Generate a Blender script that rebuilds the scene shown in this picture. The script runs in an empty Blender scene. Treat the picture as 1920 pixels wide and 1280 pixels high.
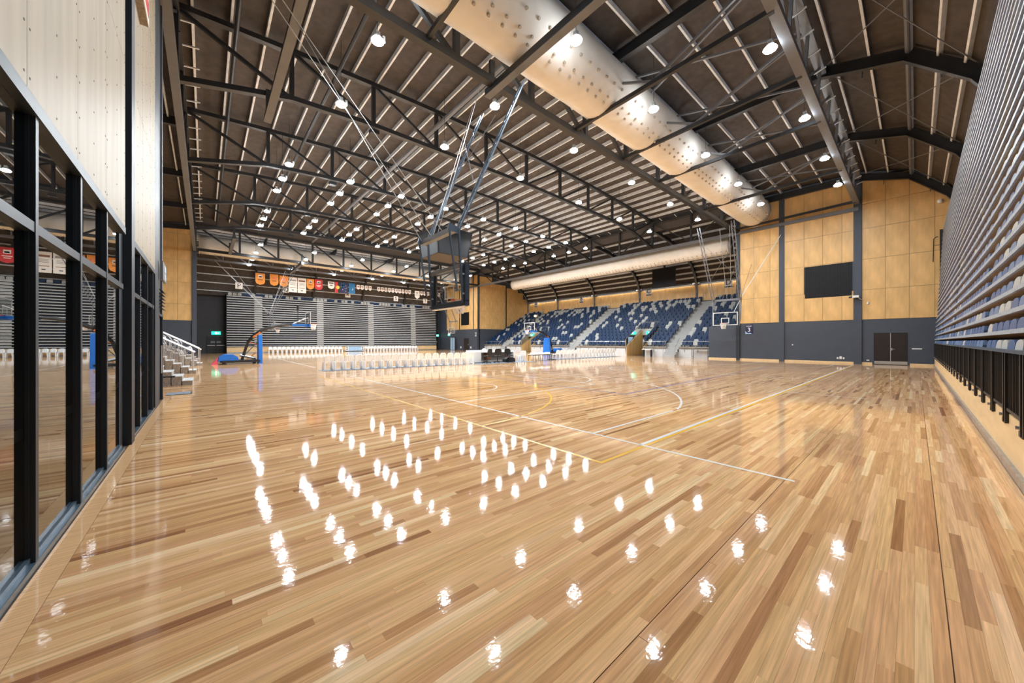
import bpy, math, random
import numpy as np
from mathutils import Vector, Matrix

random.seed(7)
rng = np.random.default_rng(11)
scene = bpy.context.scene
COL = scene.collection
PI = math.pi

# ------------------------------------------------------------------ camera, world, exposure
# X runs along the courts (towards the wall with the number 3), Y towards the far seating bank
cam_d = bpy.data.cameras.new('camera')
cam_d.sensor_width = 36.0
cam_d.lens = 660.0 / 1920.0 * 36.0
cam_d.clip_start = 0.05
cam_d.clip_end = 300
cam = bpy.data.objects.new('camera', cam_d)
COL.objects.link(cam)
YAW = math.atan2(757.0, 660.0)
cam.location = (0, 0, 1.55)
cam.rotation_euler = (PI / 2, 0, -(PI / 2 - YAW))
scene.camera = cam

world = bpy.data.worlds.new('world')
scene.world = world
world.use_nodes = True
world.node_tree.nodes['Background'].inputs[0].default_value = (0.85, 0.9, 1.0, 1)
world.node_tree.nodes['Background'].inputs[1].default_value = 0.02

scene.view_settings.view_transform = 'Standard'
scene.view_settings.look = 'None'
scene.view_settings.gamma = 1.0
scene.view_settings.use_curve_mapping = False
scene.view_settings.exposure = 0.38
LAMP = 500.0            # radiance of a lit lamp lens

try:
    scene.cycles.use_denoising = True
    scene.cycles.max_bounces = 8
    scene.cycles.diffuse_bounces = 5
    scene.cycles.glossy_bounces = 4
    scene.cycles.transmission_bounces = 6
    scene.cycles.sample_clamp_indirect = 6.0
    scene.cycles.caustics_reflective = False
    scene.cycles.caustics_refractive = False
    scene.cycles.use_light_tree = True
except Exception:
    pass

# ------------------------------------------------------------------ materials
MATS = {}


def mat(name, rgb, rough=0.5, metal=0.0, var=0.0, vscale=4.0, stretch=(1, 1, 1), bump=0.0, emit=None, spec=0.5, coat=0.0):
    m = bpy.data.materials.new(name)
    m.use_nodes = True
    nt = m.node_tree
    b = nt.nodes['Principled BSDF']
    b.inputs['Base Color'].default_value = (*rgb, 1)
    b.inputs['Roughness'].default_value = rough
    b.inputs['Metallic'].default_value = metal
    b.inputs['Specular IOR Level'].default_value = spec
    if coat:
        b.inputs['Coat Weight'].default_value = coat
        b.inputs['Coat Roughness'].default_value = 0.1
    if emit:
        b.inputs['Emission Color'].default_value = (*emit[0], 1)
        b.inputs['Emission Strength'].default_value = emit[1]
    if var or bump:
        tc = nt.nodes.new('ShaderNodeTexCoord')
        mp = nt.nodes.new('ShaderNodeMapping')
        mp.inputs['Scale'].default_value = stretch
        nz = nt.nodes.new('ShaderNodeTexNoise')
        nz.inputs['Scale'].default_value = vscale
        nz.inputs['Detail'].default_value = 4
        nt.links.new(tc.outputs['Object'], mp.inputs[0])
        nt.links.new(mp.outputs[0], nz.inputs['Vector'])
        if var:
            mix = nt.nodes.new('ShaderNodeMix')
            mix.data_type = 'RGBA'
            mix.inputs[6].default_value = (*[c * (1 - var) for c in rgb], 1)
            mix.inputs[7].default_value = (*[min(1, c * (1 + var)) for c in rgb], 1)
            rp = nt.nodes.new('ShaderNodeMapRange')
            rp.inputs[1].default_value = 0.3
            rp.inputs[2].default_value = 0.7
            nt.links.new(nz.outputs[0], rp.inputs[0])
            nt.links.new(rp.outputs[0], mix.inputs[0])
            nt.links.new(mix.outputs[2], b.inputs['Base Color'])
        if bump:
            bp = nt.nodes.new('ShaderNodeBump')
            bp.inputs['Strength'].default_value = bump
            bp.inputs['Distance'].default_value = 0.02
            nt.links.new(nz.outputs[0], bp.inputs['Height'])
            nt.links.new(bp.outputs[0], b.inputs['Normal'])
    MATS[name] = m
    return m


def floor_mat():
    m = bpy.data.materials.new('floor_timber')
    m.use_nodes = True
    nt = m.node_tree
    N, L = nt.nodes.new, nt.links.new
    b = nt.nodes['Principled BSDF']
    at = N('ShaderNodeAttribute')
    at.attribute_name = 'board'
    sep = N('ShaderNodeSeparateColor')
    L(at.outputs['Color'], sep.inputs[0])
    ramp = N('ShaderNodeValToRGB')
    cr = ramp.color_ramp
    cols = [(0.0, (0.20, 0.075, 0.028)), (0.05, (0.34, 0.16, 0.075)), (0.25, (0.55, 0.30, 0.14)), (0.5, (0.72, 0.43, 0.215)),
            (0.75, (0.82, 0.53, 0.28)), (1.0, (0.92, 0.69, 0.42))]
    cr.elements[0].position, cr.elements[0].color = cols[0][0], (*cols[0][1], 1)
    cr.elements[1].position, cr.elements[1].color = cols[-1][0], (*cols[-1][1], 1)
    for p, c in cols[1:-1]:
        e = cr.elements.new(p)
        e.color = (*c, 1)
    L(sep.outputs[0], ramp.inputs[0])
    geo = N('ShaderNodeNewGeometry')
    mp = N('ShaderNodeMapping')
    mp.inputs['Scale'].default_value = (1.3, 42, 1)
    L(geo.outputs['Position'], mp.inputs[0])
    off = N('ShaderNodeVectorMath')
    off.operation = 'MULTIPLY_ADD'
    off.inputs[1].default_value = (37, 11, 53)
    L(at.outputs['Color'], off.inputs[0])
    L(mp.outputs[0], off.inputs[2])
    nz = N('ShaderNodeTexNoise')
    nz.inputs['Scale'].default_value = 1.6
    nz.inputs['Detail'].default_value = 5
    nz.inputs['Distortion'].default_value = 0.5
    L(off.outputs[0], nz.inputs['Vector'])
    mr = N('ShaderNodeMapRange')
    mr.inputs[1].default_value = 0.28
    mr.inputs[2].default_value = 0.72
    mr.inputs[3].default_value = 0.74
    mr.inputs[4].default_value = 1.15
    L(nz.outputs[0], mr.inputs[0])
    hsv = N('ShaderNodeMix')
    hsv.data_type = 'RGBA'
    hsv.blend_type = 'MULTIPLY'
    hsv.inputs[0].default_value = 1.0
    L(ramp.outputs[0], hsv.inputs[6])
    comb = N('ShaderNodeCombineColor')
    for i in range(3):
        L(mr.outputs[0], comb.inputs[i])
    L(comb.outputs[0], hsv.inputs[7])
    hue = N('ShaderNodeMix')
    hue.data_type = 'RGBA'
    hue.inputs[6].default_value = (1.04, 0.97, 0.98, 1)
    hue.inputs[7].default_value = (1.01, 0.99, 0.90, 1)
    L(sep.outputs[1], hue.inputs[0])
    mul2 = N('ShaderNodeMix')
    mul2.data_type = 'RGBA'
    mul2.blend_type = 'MULTIPLY'
    mul2.inputs[0].default_value = 1.0
    L(hsv.outputs[2], mul2.inputs[6])
    L(hue.outputs[2], mul2.inputs[7])
    L(mul2.outputs[2], b.inputs['Base Color'])
    b.inputs['Roughness'].default_value = 0.045
    b.inputs['Specular IOR Level'].default_value = 0.24
    nb = N('ShaderNodeTexNoise')
    nb.inputs['Scale'].default_value = 26.0
    nb.inputs['Detail'].default_value = 2
    L(geo.outputs['Position'], nb.inputs['Vector'])
    bp = N('ShaderNodeBump')
    bp.inputs['Strength'].default_value = 0.035
    bp.inputs['Distance'].default_value = 0.01
    L(nb.outputs[0], bp.inputs['Height'])
    L(bp.outputs[0], b.inputs['Normal'])
    MATS['floor'] = m
    return m


def glass_mat(name, tint=(0.9, 0.95, 0.95), rough=0.0, ior=1.5):
    m = bpy.data.materials.new(name)
    m.use_nodes = True
    b = m.node_tree.nodes['Principled BSDF']
    b.inputs['Base Color'].default_value = (*tint, 1)
    b.inputs['Roughness'].default_value = rough
    b.inputs['IOR'].default_value = ior
    b.inputs['Transmission Weight'].default_value = 1.0
    MATS[name] = m
    return m


def corrugated(name, rgb, axis, scale):
    """profiled sheet: ribs as fine relief only"""
    m = mat(name, rgb, 0.7)
    nt = m.node_tree
    b = nt.nodes['Principled BSDF']
    geo = nt.nodes.new('ShaderNodeNewGeometry')
    w = nt.nodes.new('ShaderNodeTexWave')
    w.bands_direction = axis
    w.inputs['Scale'].default_value = scale
    bp = nt.nodes.new('ShaderNodeBump')
    bp.inputs['Strength'].default_value = 0.6
    bp.inputs['Distance'].default_value = 0.03
    nt.links.new(geo.outputs['Position'], w.inputs['Vector'])
    nt.links.new(w.outputs['Fac'], bp.inputs['Height'])
    nt.links.new(bp.outputs[0], b.inputs['Normal'])
    return m


floor_mat()
glass_mat('glass')
glass_mat('coated_glass', (0.6, 0.65, 0.65), 0.0, 2.1)
mat('subfloor', (0.10, 0.055, 0.03), 0.9, var=0.2)
mat('line_white', (0.85, 0.84, 0.80), 0.2, var=0.03)
mat('line_yellow', (0.85, 0.47, 0.01), 0.2, var=0.05)
mat('line_blue', (0.12, 0.17, 0.45), 0.2, var=0.05)
mat('ply_lit_side', (0.33, 0.265, 0.165), 0.5, var=0.12, vscale=1.5, stretch=(4, 4, 0.4), bump=0.03)  # same plywood as elsewhere; strong lamp light is balanced in this base colour
mat('ply', (0.70, 0.44, 0.175), 0.42, var=0.14, vscale=1.2, stretch=(2.2, 2.2, 0.7), bump=0.03)
mat('ply_end', (0.40, 0.29, 0.18), 0.5, var=0.12, vscale=2, stretch=(1, 3, 3))
mat('plinth_ply', (0.76, 0.55, 0.30), 0.35, var=0.10, vscale=2, stretch=(0.6, 4, 4))
mat('slate', (0.052, 0.064, 0.088), 0.55, var=0.06, vscale=2, bump=0.05)
mat('slate_dark', (0.028, 0.028, 0.032), 0.6, var=0.10, vscale=2)
mat('frame', (0.018, 0.026, 0.038), 0.45, var=0.10, vscale=3)
mat('sill', (0.10, 0.15, 0.20), 0.25, metal=0.3, var=0.10)
mat('steel', (0.024, 0.026, 0.030), 0.45, var=0.15, vscale=2)
mat('steel_grey', (0.16, 0.17, 0.19), 0.45, var=0.08, vscale=2)
mat('purlin', (0.80, 0.84, 0.88), 0.45, var=0.12, vscale=3)
mat('roof_lining', (0.066, 0.054, 0.047), 0.75, var=0.25, vscale=3, stretch=(1, 1, 1), bump=0.15)
corrugated('cladding', (0.10, 0.085, 0.075), 'Y', 4.0)
mat('duct', (0.84, 0.81, 0.75), 0.75, var=0.05, vscale=1.5, bump=0.12)
mat('duct_seam', (0.60, 0.54, 0.46), 0.8, var=0.1)
mat('nozzle', (0.52, 0.47, 0.40), 0.6, var=0.2)
mat('galv', (0.40, 0.45, 0.51), 0.45, metal=0.4, var=0.22, vscale=14, bump=0.03)
mat('steel_strip', (0.42, 0.44, 0.48), 0.30, metal=0.8, var=0.25, vscale=9)
mat('black_gloss', (0.012, 0.011, 0.011), 0.42, var=0.1)
mat('black_matt', (0.014, 0.014, 0.016), 0.6, var=0.15)
mat('screen', (0.010, 0.011, 0.014), 0.5, var=0.1, spec=0.25)
mat('door_brown', (0.016, 0.011, 0.011), 0.4, var=0.12, vscale=2)
mat('stainless', (0.62, 0.62, 0.62), 0.3, metal=0.8, var=0.08)
mat('seat_blue', (0.010, 0.034, 0.095), 0.45, var=0.15, vscale=3, spec=0.25)
mat('bank_blue', (0.055, 0.11, 0.24), 0.4, var=0.15, vscale=3)
mat('bank_pale', (0.11, 0.18, 0.33), 0.4, var=0.15, vscale=3)
mat('seat_pale_blue', (0.020, 0.040, 0.09), 0.38, var=0.15, vscale=3)
mat('seat_grey', (0.42, 0.43, 0.42), 0.42, var=0.10, vscale=3)
mat('concrete', (0.50, 0.49, 0.46), 0.7, var=0.12, vscale=9, bump=0.05)
mat('concrete_dark', (0.30, 0.27, 0.24), 0.75, var=0.35, vscale=16)
mat('tread_grey', (0.40, 0.40, 0.39), 0.6, var=0.1, vscale=8)
mat('seat_navy', (0.010, 0.014, 0.030), 0.5, var=0.2)
mat('nose_pale', (0.50, 0.51, 0.51), 0.4, var=0.08)
mat('cube_under', (0.045, 0.036, 0.030), 0.6, var=0.1)
mat('tread_white', (0.60, 0.61, 0.62), 0.5, var=0.06)
mat('chair_white', (0.92, 0.94, 0.96), 0.35, var=0.03)
mat('white', (0.80, 0.80, 0.79), 0.45, var=0.03)
mat('mat_grey', (0.20, 0.24, 0.29), 0.6, var=0.12, vscale=12)
mat('pad_blue', (0.015, 0.16, 0.62), 0.35, var=0.06)
mat('hoop_orange', (0.70, 0.17, 0.03), 0.4, var=0.1)
mat('rim_red', (0.62, 0.10, 0.04), 0.4, var=0.1)
mat('net', (0.78, 0.76, 0.74), 0.7, var=0.05)
mat('blue_steel', (0.10, 0.135, 0.18), 0.35, metal=0.5, var=0.15)
mat('pad_navy', (0.020, 0.032, 0.055), 0.42, var=0.12)
mat('banner_orange', (0.78, 0.27, 0.04), 0.7, var=0.08)
mat('banner_red', (0.55, 0.03, 0.03), 0.7, var=0.08)
mat('banner_white', (0.78, 0.70, 0.62), 0.7, var=0.05)
mat('navy', (0.014, 0.014, 0.07), 0.5, var=0.08)
mat('teal_blue', (0.01, 0.13, 0.30), 0.6, var=0.08)
mat('flag_black', (0.012, 0.012, 0.014), 0.6, var=0.1)
mat('flag_yellow', (0.85, 0.58, 0.05), 0.6, var=0.05)
mat('ink', (0.03, 0.03, 0.035), 0.6, var=0.1)
mat('ink_brown', (0.22, 0.08, 0.03), 0.6, var=0.1)
mat('sky_print', (0.35, 0.55, 0.78), 0.5, var=0.15)
mat('lens', (1, 1, 1), 0.4, emit=((0.90, 0.96, 1.0), LAMP))
mat('refractor', (0.9, 0.9, 0.9), 0.4, emit=((0.90, 0.96, 1.0), LAMP * 0.13))
mat('lamp_body', (0.55, 0.56, 0.57), 0.35, metal=0.5, var=0.08)
mat('exit_green', (0.0, 0.45, 0.28), 0.4, emit=((0.02, 0.75, 0.48), 1.4))
mat('exit_white', (0.9, 0.95, 0.92), 0.4, emit=((0.85, 1.0, 0.95), 2.5))
mat('strip_lens', (1, 0.9, 0.75), 0.4, emit=((1.0, 0.88, 0.70), 9.0))
mat('aisle_lamp', (1, 0.7, 0.3), 0.4, emit=((1.0, 0.62, 0.15), 6.0))
mat('pink_pad', (0.72, 0.10, 0.16), 0.5, var=0.1)
mat('louvre', (0.05, 0.046, 0.045), 0.5, var=0.1)


def M(k):
    return MATS[k]


# ------------------------------------------------------------------ mesh helpers
class MB:
    def __init__(self):
        self.v, self.f, self.mi = [], [], []

    def quad(self, a, b, c, d, m=0):
        n = len(self.v)
        self.v += [tuple(a), tuple(b), tuple(c), tuple(d)]
        self.f.append((n, n + 1, n + 2, n + 3))
        self.mi.append(m)
        return self

    def hexa(self, p, m=0):
        n = len(self.v)
        self.v += [tuple(q) for q in p]
        for f in ((0, 3, 2, 1), (4, 5, 6, 7), (0, 1, 5, 4), (1, 2, 6, 5), (2, 3, 7, 6), (3, 0, 4, 7)):
            self.f.append(tuple(n + i for i in f))
            self.mi.append(m)
        return self

    def box(self, x0, x1, y0, y1, z0, z1, m=0):
        return self.hexa([(x0, y0, z0), (x1, y0, z0), (x1, y1, z0), (x0, y1, z0), (x0, y0, z1), (x1, y0, z1), (x1, y1, z1), (x0, y1, z1)], m)

    def bar(self, p, q, w, h, up=(0, 0, 1), m=0):
        p, q = Vector(p), Vector(q)
        d = (q - p).normalized()
        up = Vector(up)
        s = d.cross(up)
        if s.length < 1e-4:
            s = d.cross(Vector((1, 0, 0)))
        s.normalize()
        t = s.cross(d).normalized()
        s *= w / 2
        t *= h / 2
        return self.hexa([p - s - t, q - s - t, q + s - t, p + s - t, p - s + t, q - s + t, q + s + t, p + s + t], m)

    def tube(self, p, q, r, n=8, m=0, r2=None):
        return self.path([p, q], [r, r if r2 is None else r2], n, m)

    def path(self, pts, r, n=8, m=0, cap=True):
        pts = [Vector(p) for p in pts]
        rs = r if isinstance(r, (list, tuple)) else [r] * len(pts)
        base = len(self.v)
        ref = Vector((0, 0, 1))
        d0 = (pts[1] - pts[0]).normalized()
        if abs(d0.z) > 0.9:
            ref = Vector((1, 0, 0))
        for i, p in enumerate(pts):
            a = pts[max(0, i - 1)]
            c = pts[min(len(pts) - 1, i + 1)]
            d = (c - a).normalized()
            s = d.cross(ref).normalized()
            t = s.cross(d).normalized()
            for k in range(n):
                an = 2 * PI * k / n
                self.v.append(tuple(p + (s * math.cos(an) + t * math.sin(an)) * rs[i]))
        for i in range(len(pts) - 1):
            for k in range(n):
                a, b2 = base + i * n + k, base + i * n + (k + 1) % n
                self.f.append((a, b2, b2 + n, a + n))
                self.mi.append(m)
        if cap:
            self.f.append(tuple(base + k for k in range(n))[::-1])
            self.f.append(tuple(base + (len(pts) - 1) * n + k for k in range(n)))
            self.mi += [m, m]
        return self

    def lathe(self, prof, n=16, c=(0, 0, 0), m=0):
        base = len(self.v)
        for r, z in prof:
            for k in range(n):
                a = 2 * PI * k / n
                self.v.append((c[0] + r * math.cos(a), c[1] + r * math.sin(a), c[2] + z))
        for i in range(len(prof) - 1):
            for k in range(n):
                a, b2 = base + i * n + k, base + i * n + (k + 1) % n
                self.f.append((a, b2, b2 + n, a + n))
                self.mi.append(m)
        if prof[0][0] > 1e-5:
            self.f.append(tuple(base + k for k in range(n))[::-1])
            self.mi.append(m)
        if prof[-1][0] > 1e-5 and not (len(prof) == 2 and prof[0][0] < 1e-5):
            self.f.append(tuple(base + (len(prof) - 1) * n + k for k in range(n)))
            self.mi.append(m)
        return self

    def prism(self, poly, fn, m=0):
        """poly: 2-D outline; fn(a, b, k) gives the 3-D point for side k = 0, 1"""
        n, base = len(poly), len(self.v)
        for k in (0, 1):
            for a, b in poly:
                self.v.append(tuple(fn(a, b, k)))
        self.f.append(tuple(base + i for i in range(n))[::-1])
        self.f.append(tuple(base + n + i for i in range(n)))
        self.mi += [m, m]
        for i in range(n):
            j = (i + 1) % n
            self.f.append((base + i, base + j, base + n + j, base + n + i))
            self.mi.append(m)
        return self

    def mesh(self, name, mats, smooth=False):
        me = bpy.data.meshes.new(name)
        me.from_pydata(self.v, [], self.f)
        for k in (mats if isinstance(mats, (list, tuple)) else [mats]):
            me.materials.append(M(k))
        if isinstance(mats, (list, tuple)) and len(mats) > 1:
            me.polygons.foreach_set('material_index', self.mi)
        if smooth:
            me.polygons.foreach_set('use_smooth', [True] * len(me.polygons))
        me.update()
        return me


def link(name, data, parent=None, loc=(0, 0, 0), rot=(0, 0, 0), scale=(1, 1, 1)):
    o = bpy.data.objects.new(name, data)
    COL.objects.link(o)
    if parent is not None:
        o.parent = parent
    o.location, o.rotation_euler, o.scale = loc, rot, scale
    return o


def ob(name, mb, mats, parent=None, loc=(0, 0, 0), rot=(0, 0, 0), smooth=False):
    return link(name, mb.mesh(name, mats, smooth), parent, loc, rot)


def tag(o, label=None, cat=None, group=None, kind=None):
    if label:
        o['label'] = label
    if cat:
        o['category'] = cat
    if group:
        o['group'] = group
    if kind:
        o['kind'] = kind
    return o


def thing(name, label, cat, loc=(0, 0, 0), rz=0.0, group=None):
    return tag(link(name, None, None, loc, (0, 0, rz)), label, cat, group)


def clone(root, loc, rz=0.0, label=None, scale=None):
    r = root.copy()
    COL.objects.link(r)
    r.location, r.rotation_euler = loc, (0, 0, rz)
    if scale:
        r.scale = scale
    if label:
        r['label'] = label
    for ch in list(root.children):
        c = ch.copy()
        COL.objects.link(c)
        c.parent = r
        for g in list(ch.children):
            d = g.copy()
            COL.objects.link(d)
            d.parent = c
    return r


def text(name, s, size, m, parent, loc, rot, extrude=0.004):
    cu = bpy.data.curves.new(name, 'FONT')
    cu.body = s
    cu.size = size
    cu.align_x = 'CENTER'
    cu.align_y = 'CENTER'
    cu.extrude = extrude
    cu.offset = size * 0.012
    cu.materials.append(M(m))
    o = bpy.data.objects.new(name, cu)
    COL.objects.link(o)
    me = bpy.data.meshes.new_from_object(o.evaluated_get(bpy.context.evaluated_depsgraph_get()))
    bpy.data.objects.remove(o)
    bpy.data.curves.remove(cu)
    me.name = name
    if not me.materials:
        me.materials.append(M(m))
    return link(name, me, parent, loc, rot)


ORD = ['first', 'second', 'third', 'fourth', 'fifth', 'sixth', 'seventh', 'eighth', 'ninth', 'tenth', 'eleventh', 'twelfth', 'thirteenth',
       'fourteenth', 'fifteenth', 'sixteenth', 'seventeenth', 'eighteenth', 'nineteenth', 'twentieth', 'twenty-first', 'twenty-second',
       'twenty-third', 'twenty-fourth', 'twenty-fifth', 'twenty-sixth', 'twenty-seventh', 'twenty-eighth', 'twenty-ninth', 'thirtieth']

# main planes of the hall
UL, UR = -0.86, 34.2          # glazed side wall, side wall with the number 3
VN, VF = 10.0, 47.6           # near and far girder lines (ends of the side recesses)
VC = 28.8                     # middle of the hall


def far(v):
    return 2 * VC - v


def mirr(u):
    return UL + UR - u


# ------------------------------------------------------------------ floor
floor = ob('floor', MB().box(-14, 50, -7, 66, -0.4, -0.004), 'subfloor')
tag(floor, kind='structure')


def board_rows():
    seams = (-0.12, 0.95, 5.2)
    out = []
    v = -0.715
    while v < 62:
        w = 0.060 if v < 16 else 0.12
        v1 = v + w
        gap = 0.0007
        for s in seams:
            if v <= s < v1:
                gap = 0.005
        u0 = -0.72 if v < 13.6 else -4.0
        u = u0 - rng.random() * 0.6
        lo, hi = (0.4, 2.1) if v < 16 else (1.2, 3.0)
        base = rng.random()
        while u < 35.4:
            ln = lo + (hi - lo) * rng.random()
            a, b2 = max(u, u0), min(u + ln, 35.4)
            if b2 - a > 0.02:
                out.append((a, b2 - gap * 0.6, v, v1 - gap))
            u += ln
        v = v1
    return out


BR = board_rows()
BRA = np.array(BR)
cu_, cv_ = (BRA[:, 0] + BRA[:, 1]) / 2, (BRA[:, 2] + BRA[:, 3]) / 2
fw = np.array([math.cos(YAW), math.sin(YAW)])
rt = np.array([math.sin(YAW), -math.cos(YAW)])


def in_view(us, vs):
    d = us * fw[0] + vs * fw[1]
    s = us * rt[0] + vs * rt[1]
    x = 960 + 660 * s / np.maximum(d, 0.05)
    y = 640 + 660 * 1.55 / np.maximum(d, 0.05)
    return (d > 0.3) & (x > 0) & (x < 1920) & (y < 1280), d


ok0, d0 = in_view(BRA[:, 0], cv_)
ok1, d1 = in_view(BRA[:, 1], cv_)
okc, dc = in_view(cu_, cv_)
vis = ok0 | ok1 | okc
order = np.argsort(np.where(vis, np.where(okc, dc, np.maximum(d0, d1)), 1e9))
NEAR = set(order[:300].tolist())
tone = np.clip(rng.normal(0.58, 0.20, len(BR)), 0.06, 1.0)
dark = (rng.random(len(BR)) < 0.03) & (BRA[:, 1] - BRA[:, 0] < 1.0)
tone[dark] = rng.uniform(0.02, 0.2, dark.sum())
rnd2 = rng.random(len(BR))


def board_attr(me, idx):
    a = me.attributes.new('board', 'FLOAT_COLOR', 'FACE')
    buf = []
    for i in idx:
        buf += [tone[i], rnd2[i], (i * 0.6180339) % 1.0, 1.0]
    a.data.foreach_set('color', buf)


vv, ff, idx = [], [], []
for i, (a, b2, c, d) in enumerate(BR):
    if i in NEAR:
        mb = MB().box(a, b2, c, d, -0.004, 0.0)
        me = mb.mesh('floor_board', 'floor')
        board_attr(me, [i] * 6)
        link('floor_board', me, floor)
    else:
        n = len(vv)
        vv += [(a, c, 0), (b2, c, 0), (b2, d, 0), (a, d, 0)]
        ff.append((n, n + 1, n + 2, n + 3))
        idx.append(i)
me = bpy.data.meshes.new('floor_board_field')
me.from_pydata(vv, [], ff)
me.materials.append(M('floor'))
board_attr(me, idx)
tag(link('floor_board_field', me, floor), kind='stuff')
# border board along the glazing
mb = MB().box(UL + 0.005, -0.723, 0.0, 13.6, -0.004, 0.0005)
me = mb.mesh('border_board', 'floor')
a = me.attributes.new('board', 'FLOAT_COLOR', 'FACE')
a.data.foreach_set('color', [0.72, 0.3, 0.2, 1.0] * 6)
link('border_board', me, floor)


# painted court lines
def strip(pts, w, m, name='court_line', z=0.0022):
    mb = MB()
    P = [Vector((p[0], p[1], 0)) for p in pts]
    for i in range(len(P) - 1):
        d = (P[i + 1] - P[i]).normalized()
        s = Vector((-d.y, d.x, 0)) * w / 2
        mb.quad(*[(q.x, q.y, z) for q in (P[i] - s, P[i + 1] - s, P[i + 1] + s, P[i] + s)])
    return ob(name, mb, m, floor)


def arc(cx, cy, r, a0, a1, n=40):
    return [(cx + r * math.cos(math.radians(a0 + (a1 - a0) * i / n)), cy + r * math.sin(math.radians(a0 + (a1 - a0) * i / n))) for i in range(n + 1)]


def court(cv, u0, sgn_sides=(1, -1), near_end=None):
    L = 27.4
    um = u0 + L / 2
    for e in (1, -1):
        def U(x):
            return um - e * (L / 2 - x)
        strip([(U(0), cv - (9.25 if near_end else 7.5)), (U(0), cv + 7.5)], 0.05, 'line_white', 'baseline')
        for s in (1, -1):
            strip([(U(0), cv + s * 2.45), (U(5.8), cv + s * 2.45)], 0.05, 'line_white', 'key_line')
            strip([(U(0), cv + s * 6.55), (U(2.99), cv + s * 6.55)], 0.05, 'line_white', 'three_point_line')
        strip([(U(5.8), cv - 2.45), (U(5.8), cv + 2.45)], 0.05, 'line_white', 'free_throw_line')
        ang = math.degrees(math.asin(6.55 / 6.75))
        strip([(U(1.575 + x), cv + y) for x, y in arc(0, 0, 6.75, -ang, ang, 60)], 0.05, 'line_white', 'three_point_line')
        strip([(U(5.8 + x), cv + y) for x, y in arc(0, 0, 1.8, -90, 90, 30)], 0.05, 'line_white', 'free_throw_circle')
        strip([(U(1.575 + x), cv + y) for x, y in arc(0, 0, 1.25, -90, 90, 24)], 0.05, 'line_white', 'no_charge_line')
    for s in (1, -1):
        strip([(u0, cv + s * 7.42), (u0 + L, cv + s * 7.42)], 0.06, 'line_white', 'sideline')
    strip(arc(um, cv, 1.8, 0, 360, 60), 0.05, 'line_white', 'centre_circle')
    strip([(um, cv - 7.4), (um, cv + 7.4)], 0.05, 'line_white', 'centre_line')


court(10.13, 4.92, near_end=True)
court(30.9, 4.92)
# netball lines in yellow
strip([(3.82, 2.62), (3.82, 17.7)], 0.05, 'line_yellow', 'netball_baseline')
strip([(3.82, 2.645), (31.6, 2.645)], 0.05, 'line_yellow', 'netball_sideline', z=0.0018)
strip(arc(3.82, 10.13, 4.88, -90, 90, 60), 0.05, 'line_yellow', 'netball_goal_circle')
strip([(13.47, 0.80), (13.47, 2.60)], 0.04, 'line_white', 'bench_line')
strip([(9.3, 5.62), (26.0, 5.9)], 0.05, 'line_blue', 'volleyball_line')
strip([(9.3, 5.62), (9.3, 14.6)], 0.05, 'line_blue', 'volleyball_line')

# ------------------------------------------------------------------ glazed side wall
wall_left = ob('wall_left', MB().box(UL - 0.16, UL - 0.05, -1.0, 12.3, 3.20, 12.6).box(UL - 0.16, UL - 0.05, 12.3, 13.62, 2.25, 12.6), 'slate_dark')
tag(wall_left, kind='structure')
pv = [0.14 + 1.2 * k for k in range(7)]
pv = [p for p in pv if p < 7.3] + [7.42]
zz = [3.18, 5.53, 7.93, 10.33, 12.5]
scr = MB()
segs = [(pv[i], pv[i + 1]) for i in range(len(pv) - 1)] + [(8.06, 9.27), (9.27, 10.47), (10.47, 11.42)]
pan = {}
for a, b2 in segs:
    for k in range(4):
        w, h = b2 - a - 0.006, zz[k + 1] - zz[k] - 0.006
        key = (round(w, 3), round(h, 3))
        if key not in pan:
            pan[key] = MB().box(0, 0.018, 0, w, 0, h).mesh('ply_panel', 'ply_lit_side')
        link('ply_panel', pan[key], wall_left, (UL - 0.018, a + 0.003, zz[k] + 0.003))
        for sv in np.arange(a + 0.05, b2, (b2 - a - 0.1) / 2.0001):
            for sz in np.arange(zz[k] + 0.08, zz[k + 1], 0.32):
                scr.lathe([(0.009, 0), (0.009, 0.002)], 6)
                for q in range(12):
                    x, y, z = scr.v[-12 + q]
                    scr.v[-12 + q] = (UL + z, float(sv) + x, float(sz) + y)
tag(ob('screw_heads', scr, 'ink', wall_left), kind='stuff')

window = ob('window_1', MB().box(UL - 0.24, UL - 0.002, -0.6, 7.42, 0.0, 0.05), 'sill')
tag(window, kind='structure')
ob('sill', MB().box(UL - 0.24, UL - 0.03, -0.6, 7.42, 0.05, 0.085), 'sill', window)
ob('head_frame', MB().box(UL - 0.24, UL + 0.005, -0.6, 7.42, 3.08, 3.175), 'frame', window)
MUL = [0.48, 1.64, 2.80, 3.96, 5.11, 6.26]
mul = MB().box(-0.20, -0.008, -0.028, 0.028, 0.05, 3.08).box(-0.09, -0.035, -0.036, 0.036, 0.05, 3.08).mesh('mullion', 'frame')
glz = {}


def pane(par, v0, v1, z0, z1):
    key = (round(v1 - v0, 3), round(z1 - z0, 3))
    if key not in glz:
        glz[key] = MB().box(-0.006, 0.006, 0, v1 - v0, 0, z1 - z0).mesh('pane', 'coated_glass')
    link('pane', glz[key], par, (UL - 0.058, v0, z0))


edges = [-0.55] + MUL + [7.40]
for i, v in enumerate(MUL):
    link('mullion', mul, window, (UL, v, 0))
for i in range(len(edges) - 1):
    a, b2 = edges[i] + 0.03, edges[i + 1] - 0.03
    ob('transom', MB().box(UL - 0.20, UL - 0.012, a, b2, 2.29, 2.36), 'frame', window)
    pane(window, a, b2, 0.085, 2.29)
    pane(window, a, b2, 2.36, 3.08)
    ob('manifestation_band', MB().box(UL - 0.068, UL - 0.066, a, b2, 0.90, 0.975), 'steel_grey', window)

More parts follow.
